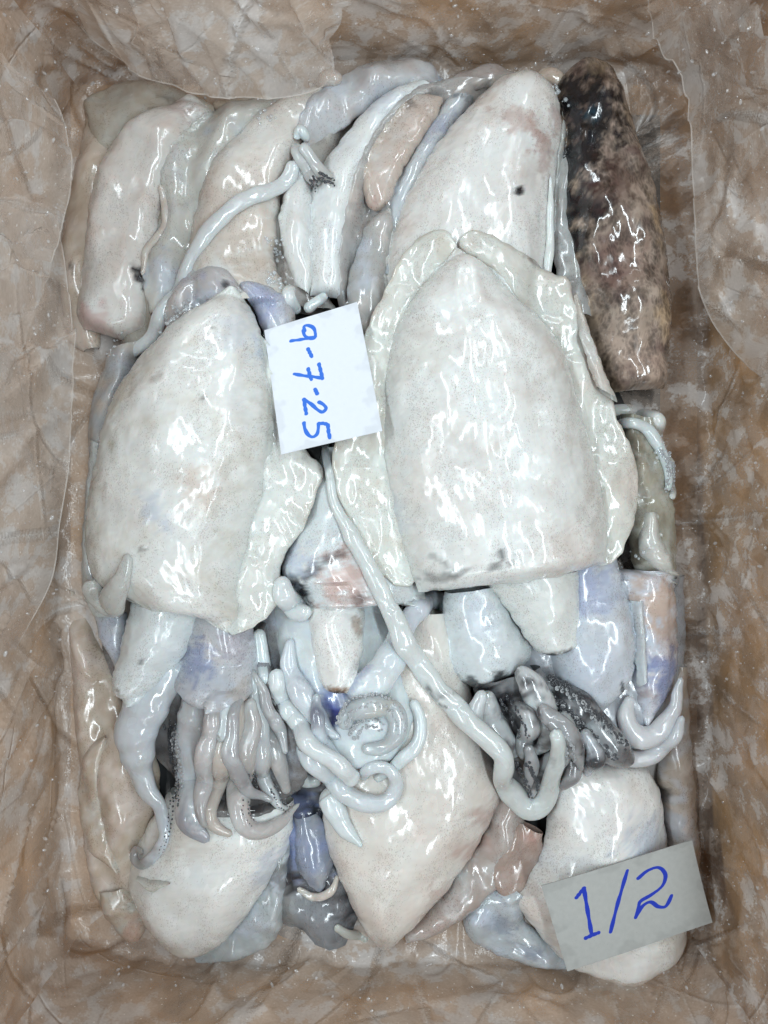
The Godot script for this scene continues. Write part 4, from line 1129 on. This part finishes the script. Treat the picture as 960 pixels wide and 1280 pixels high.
	# right
	body("fin", {left = [570, 318, 545, 340, 522, 372, 500, 412, 490, 455, 488, 520, 490, 580, 500, 640, 512, 690, 530, 730], right = [567, 304, 558, 292, 540, 289, 520, 298, 502, 316, 485, 350, 467, 385, 448, 430, 434, 480, 420, 530, 414, 575, 418, 612, 424, 628, 442, 668, 460, 697, 480, 722, 498, 734, 514, 734, 524, 722], h = 0.004, base = -0.004, thick = 0.0036, p = 3.2, soft = 1.0, climb = 0.02, tuck = 0.001, c = Color(0.66, 0.66, 0.615), c2 = Color(0.50, 0.43, 0.35), mottle = 0.55, cool = 0.3, edge = Color(0.50, 0.43, 0.35), edge_amount = 0.5, edge_from = 0.75, seed = 88.0, n = 120, m = 64, wave = 0.002, waves = 2.0, bump = 0.0016}, M.fin, rt)
	body("fin", {left = [573, 312, 613, 334, 640, 365, 672, 394, 696, 429, 710, 468, 722, 516, 735, 560, 746, 621, 752, 674, 752, 708], right = [573, 300, 584, 292, 606, 292, 646, 310, 690, 330, 716, 345, 722, 366, 733, 402, 746, 455, 768, 490, 774, 512, 780, 530, 798, 564, 809, 595, 807, 626, 797, 661, 778, 698, 762, 708], h = 0.004, base = -0.006, thick = 0.0036, p = 3.2, soft = 1.0, climb = 0.02, tuck = 0.001, c = Color(0.635, 0.63, 0.585), c2 = PINK, mottle = 0.5, cool = 0.4, edge = Color(0.50, 0.42, 0.34), edge_amount = 0.45, edge_from = 0.75, seed = 89.0, n = 120, m = 64, wave = 0.003, waves = 3.5, bump = 0.002, stains = [[668, 325, 16, Color(0.12, 0.1, 0.1), 0.55, 22.0, 3.0], [720, 360, 10, ROSE, 0.4, 70.0, 3.0], [798, 600, 20, PINK, 0.6]]}, M.fin, rt)
	body("fin", {left = [722, 366, 726, 400, 738, 450, 750, 482], right = [726, 362, 738, 402, 756, 450, 776, 500], h = 0.006, base = 0.0, thick = 0.004, c = Color(0.52, 0.49, 0.45), c2 = PINK, mottle = 0.6, seed = 90.0, n = 50, m = 28, bump = 0.002}, M.fin, rt)
	body("mantle", {left = [567, 314, 543, 337, 517, 367, 495, 407, 484, 455, 479, 507, 480, 560, 488, 612, 499, 665, 512, 709, 524, 742], right = [576, 314, 613, 331, 644, 363, 680, 394, 706, 429, 720, 468, 733, 516, 746, 560, 758, 621, 765, 674, 764, 706], h = 0.006, base = -0.002, thick = 0.028, p = 2.0, cut1 = 0.06, soft = 1.4, tuck = 0.001, bow = 5.0, c = Color(0.76, 0.765, 0.745), c2 = Color(0.58, 0.52, 0.48), mottle = 0.6, cool = 0.5, edge = Color(0.52, 0.53, 0.50), edge_amount = 0.35, edge_from = 0.5, seed = 91.0, n = 130, m = 110, ridges = [[0.15, 0.05, 0.0022, 0.1], [-0.2, -0.28, 0.0016, 0.12]], stains = [[700, 690, 40, PINK, 0.45], [690, 440, 30, PINK, 0.5, 55.0, 2.0], [530, 600, 50, PINK, 0.3], [545, 720, 24, Color(0.1, 0.1, 0.1), 0.6, -10.0, 3.0], [552, 702, 16, Color(0.1, 0.1, 0.1), 0.55, 30.0, 3.5], [575, 712, 14, Color(0.1, 0.1, 0.1), 0.5, -30.0, 3.5], [612, 704, 16, Color(0.08, 0.08, 0.08), 0.65, -35.0, 3.2], [630, 700, 12, Color(0.08, 0.08, 0.08), 0.6, -60.0, 3.0], [618, 690, 7, INK, 0.7], [690, 720, 14, PINK, 0.5], [530, 450, 40, CREAM, 0.5], [495, 640, 26, BLUISH, 0.35, 70.0, 2.0]]}, M.skin, rt)
	# the long tentacle over everything, with its loop
	arm("tentacle", {path = [402, 530, 404, 560, 408, 588, 420, 631, 447, 684, 468, 726, 488, 762, 509, 808, 532, 846, 562, 882, 596, 916, 624, 945, 635, 985, 650, 1014, 672, 1030, 690, 1014, 696, 970, 693, 932, 686, 905], r = [4, 5, 6, 8, 12, 13, 13, 13, 13, 13, 14, 14, 13, 13, 13, 13, 12, 11, 9], h = 0.006, c = Color(0.58, 0.61, 0.60), c2 = COOL, mottle = 0.4, n = 240, smooth = 26, stains = [[406, 575, 26, Color(0.22, 0.26, 0.28), 0.85], [552, 870, 9, INK, 0.7, 50.0, 2.0], [566, 884, 8, INK, 0.7, 50.0, 2.0], [556, 880, 7, INK, 0.5], [690, 960, 14, Color(0.3, 0.31, 0.31), 0.5, 80.0, 3.0]]}, M.arm, rt, "very long tentacle with a black ringed spot, looping at its end")


# ------------------------------------------------------------------ handwritten cards
func ink_line(im: Image, flat: Array, wide: float, col: Color, to_card: Transform2D, size: Vector2) -> void:
	var line := points(flat)
	var px := PackedVector2Array()
	for p in line:
		px.append((to_card * p) * size)
	var smooth_ := run(px, 160)
	for k in smooth_.size():
		var w := wide * (1.0 + 0.14 * sin(k * 0.11 + flat[0]))
		var q := smooth_[k]
		for dy in range(-int(w) - 1, int(w) + 2):
			for dx in range(-int(w) - 1, int(w) + 2):
				var d := Vector2(dx * 0.85 + dy * 0.35, dy - dx * 0.2).length()
				if d <= w:
					var x := int(q.x) + dx
					var y := int(q.y) + dy
					if x >= 0 and y >= 0 and x < size.x and y < size.y:
						var old := im.get_pixel(x, y)
						im.set_pixel(x, y, old.lerp(col, 0.9 * clampf((w - d) / 1.4, 0.15, 1.0)))


func card(called: String, label: String, corners: Array, paper: Color, grain: float, size: Vector2i, strokes: Array, ink: Color, wide: float, h: float, curl: float) -> void:
	var im := Image.create(size.x, size.y, false, Image.FORMAT_RGB8)
	for y in size.y:
		for x in size.x:
			var g := 1.0 + grain * (rng.randf() - 0.5) + grain * 0.8 * n_mid.get_noise_2d(x * 0.6, y * 0.6)
			var rim := minf(minf(x, size.x - x), minf(y, size.y - y)) / 60.0
			g *= 1.0 - 0.10 * smoothstep(1.0, 0.2, rim + 1.6 * n_big.get_noise_2d(x * 0.5 + paper.r * 900.0, y * 0.5) + 0.35)
			im.set_pixel(x, y, Color(paper.r * g, paper.g * g, paper.b * g).linear_to_srgb())
	for k in int(grain * 900):
		im.fill_rect(Rect2i(rng.randi() % size.x, rng.randi() % size.y, 2, 2), Color(paper.r * 0.7, paper.g * 0.7, paper.b * 0.68).linear_to_srgb())
	var a := Vector2(corners[0], corners[1])
	var to_photo := Transform2D(Vector2(corners[2], corners[3]) - a, Vector2(corners[6], corners[7]) - a, a)
	var to_card := to_photo.affine_inverse()
	for s: Array in strokes:
		ink_line(im, s, wide, ink, to_card, Vector2(size))
	var m := StandardMaterial3D.new()
	m.albedo_texture = tex(im)
	m.roughness = 0.75
	m.metallic_specular = 0.3
	var side := StandardMaterial3D.new()
	side.albedo_color = paper.linear_to_srgb()
	side.roughness = 0.7
	# the card lies as a stiff sheet on what is under it
	var n := 16
	var mid := Vector2.ZERO
	var best := Vector3(-1, 0, 0)
	var spots: Array[Vector3] = []
	for i in n + 1:
		for j in n + 1:
			var q := card_spot(corners, j / float(n), i / float(n))
			var p := at(q.x, q.y, h)
			p.y = under(p.x, p.z)
			spots.append(p)
	# plane through the pile, then lifted until it clears
	var c := Vector3.ZERO
	for p in spots:
		c += p / spots.size()
	var sxx := 0.0; var sxz := 0.0; var szz := 0.0; var sxy := 0.0; var szy := 0.0
	for p in spots:
		var d := p - c
		sxx += d.x * d.x; sxz += d.x * d.z; szz += d.z * d.z; sxy += d.x * d.y; szy += d.z * d.y
	var det := sxx * szz - sxz * sxz
	var ga := (sxy * szz - szy * sxz) / det * 0.6
	var gb := (szy * sxx - sxy * sxz) / det * 0.6
	var lift := 0.0
	for p in spots:
		lift = maxf(lift, p.y - (c.y + ga * (p.x - c.x) + gb * (p.z - c.z)) - 0.0006)
	var o := thing(called, label, "card", (corners[0] + corners[4]) * 0.5, (corners[1] + corners[5]) * 0.5, h)
	o.position.y = c.y
	origin = o.position
	var st := SurfaceTool.new()
	st.begin(Mesh.PRIMITIVE_TRIANGLES)
	var face: Array[Vector3] = []
	for i in n + 1:
		for j in n + 1:
			var u := j / float(n)
			var v := i / float(n)
			var q := card_spot(corners, u, v)
			var p := at(q.x, q.y, c.y + lift)
			p.y = c.y + lift + ga * (p.x - c.x) + gb * (p.z - c.z) + curl * pow(2.0 * v - 1.0, 2.0) + curl * 0.35 * (1.0 + sin(u * 5.0))
			face.append(p - origin)
	var thick := Vector3(0, -0.0004, 0)
	for i in n + 1:
		for j in n + 1:
			st.set_uv(Vector2(j / float(n), i / float(n)))
			st.add_vertex(face[i * (n + 1) + j])
	for i in n:
		for j in n:
			var k := i * (n + 1) + j
			for t in [k, k + 1, k + n + 1, k + 1, k + n + 2, k + n + 1]:
				st.add_index(t)
	st.generate_normals()
	var front := part("written_face", st.commit(), m, o)
	var bt := SurfaceTool.new()
	bt.begin(Mesh.PRIMITIVE_TRIANGLES)
	bt.set_smooth_group(-1)
	var gap := Vector3(0, -0.00005, 0)
	for i in n:
		for j in n:
			var k := i * (n + 1) + j
			for t in [k, k + n + 1, k + 1, k + 1, k + n + 1, k + n + 2]:
				bt.add_vertex(face[t] + thick)
	var ring: Array[int] = []
	for j in n:
		ring.append(j)
	for i in n:
		ring.append(i * (n + 1) + n)
	for j in n:
		ring.append(n * (n + 1) + n - j)
	for i in n:
		ring.append((n - i) * (n + 1))
	for k in ring.size():
		var p0 := face[ring[k]] + gap
		var p1 := face[ring[(k + 1) % ring.size()]] + gap
		for v: Vector3 in [p0, p0 + thick, p1, p1, p0 + thick, p1 + thick]:
			bt.add_vertex(v)
	bt.generate_normals()
	part("card_back", bt.commit(), side, o)


func card_spot(c: Array, u: float, v: float) -> Vector2:
	return Vector2(c[0], c[1]).lerp(Vector2(c[2], c[3]), u).lerp(Vector2(c[6], c[7]).lerp(Vector2(c[4], c[5]), u), v)


func scaled_strokes(raw: Array, at0: Vector2, k: float) -> Array:
	var out := []
	for s: Array in raw:
		var f := []
		for i in range(0, s.size(), 2):
			f.append(at0.x + s[i] * k)
			f.append(at0.y + s[i + 1] * k)
		out.append(f)
	return out


func build_labels() -> void:
	var date := scaled_strokes([[350, 305, 345, 275, 370, 268, 405, 285, 418, 320, 412, 350, 380, 352, 350, 335, 340, 300], [418, 342, 380, 350, 340, 358, 262, 368], [370, 420, 382, 445, 396, 474], [440, 520, 450, 560, 463, 615], [463, 612, 400, 602, 340, 595, 284, 584], [372, 550, 382, 585, 394, 622], [416, 682, 430, 712], [442, 765, 470, 782, 484, 805, 462, 828, 430, 812, 395, 780, 348, 748], [348, 748, 355, 790, 364, 842], [350, 900, 358, 940, 378, 975, 405, 988, 430, 970, 438, 935, 440, 902], [440, 902, 470, 900, 496, 908], [496, 908, 500, 950, 508, 992]], Vector2(310, 350), 0.198)
	card("card", "white card with blue handwritten date 9-7-25 between the two big mantles", [327, 408, 446, 374, 478, 541, 353, 569], Color(0.69, 0.715, 0.76), 0.02, Vector2i(512, 704), date, Color(0.045, 0.16, 0.62).linear_to_srgb(), 8.5, 0.02, 0.0006)
	var half := scaled_strokes([[226, 338, 262, 294], [262, 294, 282, 405, 302, 518], [272, 530, 305, 518, 336, 508], [476, 220, 436, 365, 396, 508], [534, 262, 580, 228, 635, 216, 672, 252, 660, 305, 605, 345, 550, 372, 538, 400, 524, 448], [524, 448, 558, 398, 600, 380, 640, 404, 680, 404, 708, 356]], Vector2(660, 1030), 0.2604)
	card("card", "grey card with blue handwritten 1/2 at the bottom right", [674, 1101, 868, 1053, 893, 1156, 706, 1206], Color(0.40, 0.405, 0.39), 0.07, Vector2i(768, 448), half, Color(0.02, 0.045, 0.42).linear_to_srgb(), 9.0, 0.0, 0.0012)


func build_ice() -> void:
	var st := SurfaceTool.new()
	st.begin(Mesh.PRIMITIVE_TRIANGLES)
	var ball := SphereMesh.new()
	ball.radius = 1.0
	ball.height = 2.0
	ball.radial_segments = 6
	ball.rings = 3
	var o := thing("ice_crumbs", "small clear crumbs of ice scattered between the top row mantles", "ice", 330, 320, 0.0)
	for spot: Array in [[230, 388, 14, 26], [338, 300, 10, 26], [342, 345, 12, 26], [330, 135, 14, 14], [700, 115, 12, 12], [215, 400, 14, 20], [800, 700, 16, 26], [840, 560, 14, 16], [130, 425, 16, 14]]:
		for k in int(spot[3]):
			var p := at(spot[0] + rng.randfn() * spot[2] * 0.5, spot[1] + rng.randfn() * spot[2] * 0.6, 0.0)
			var r := rng.randf_range(0.0004, 0.0013)
			p.y = under(p.x, p.z) + r * 0.3
			var b := Basis.from_euler(Vector3(rng.randf() * 6.0, rng.randf() * 6.0, 0)).scaled_local(Vector3(r, r * rng.randf_range(0.5, 1.0), r * rng.randf_range(0.6, 1.0)))
			st.append_from(ball, 0, Transform3D(b, p - origin))
	var mi := part("crumbs", st.commit(), M.ice, o)
	o.set_meta("kind", "stuff")
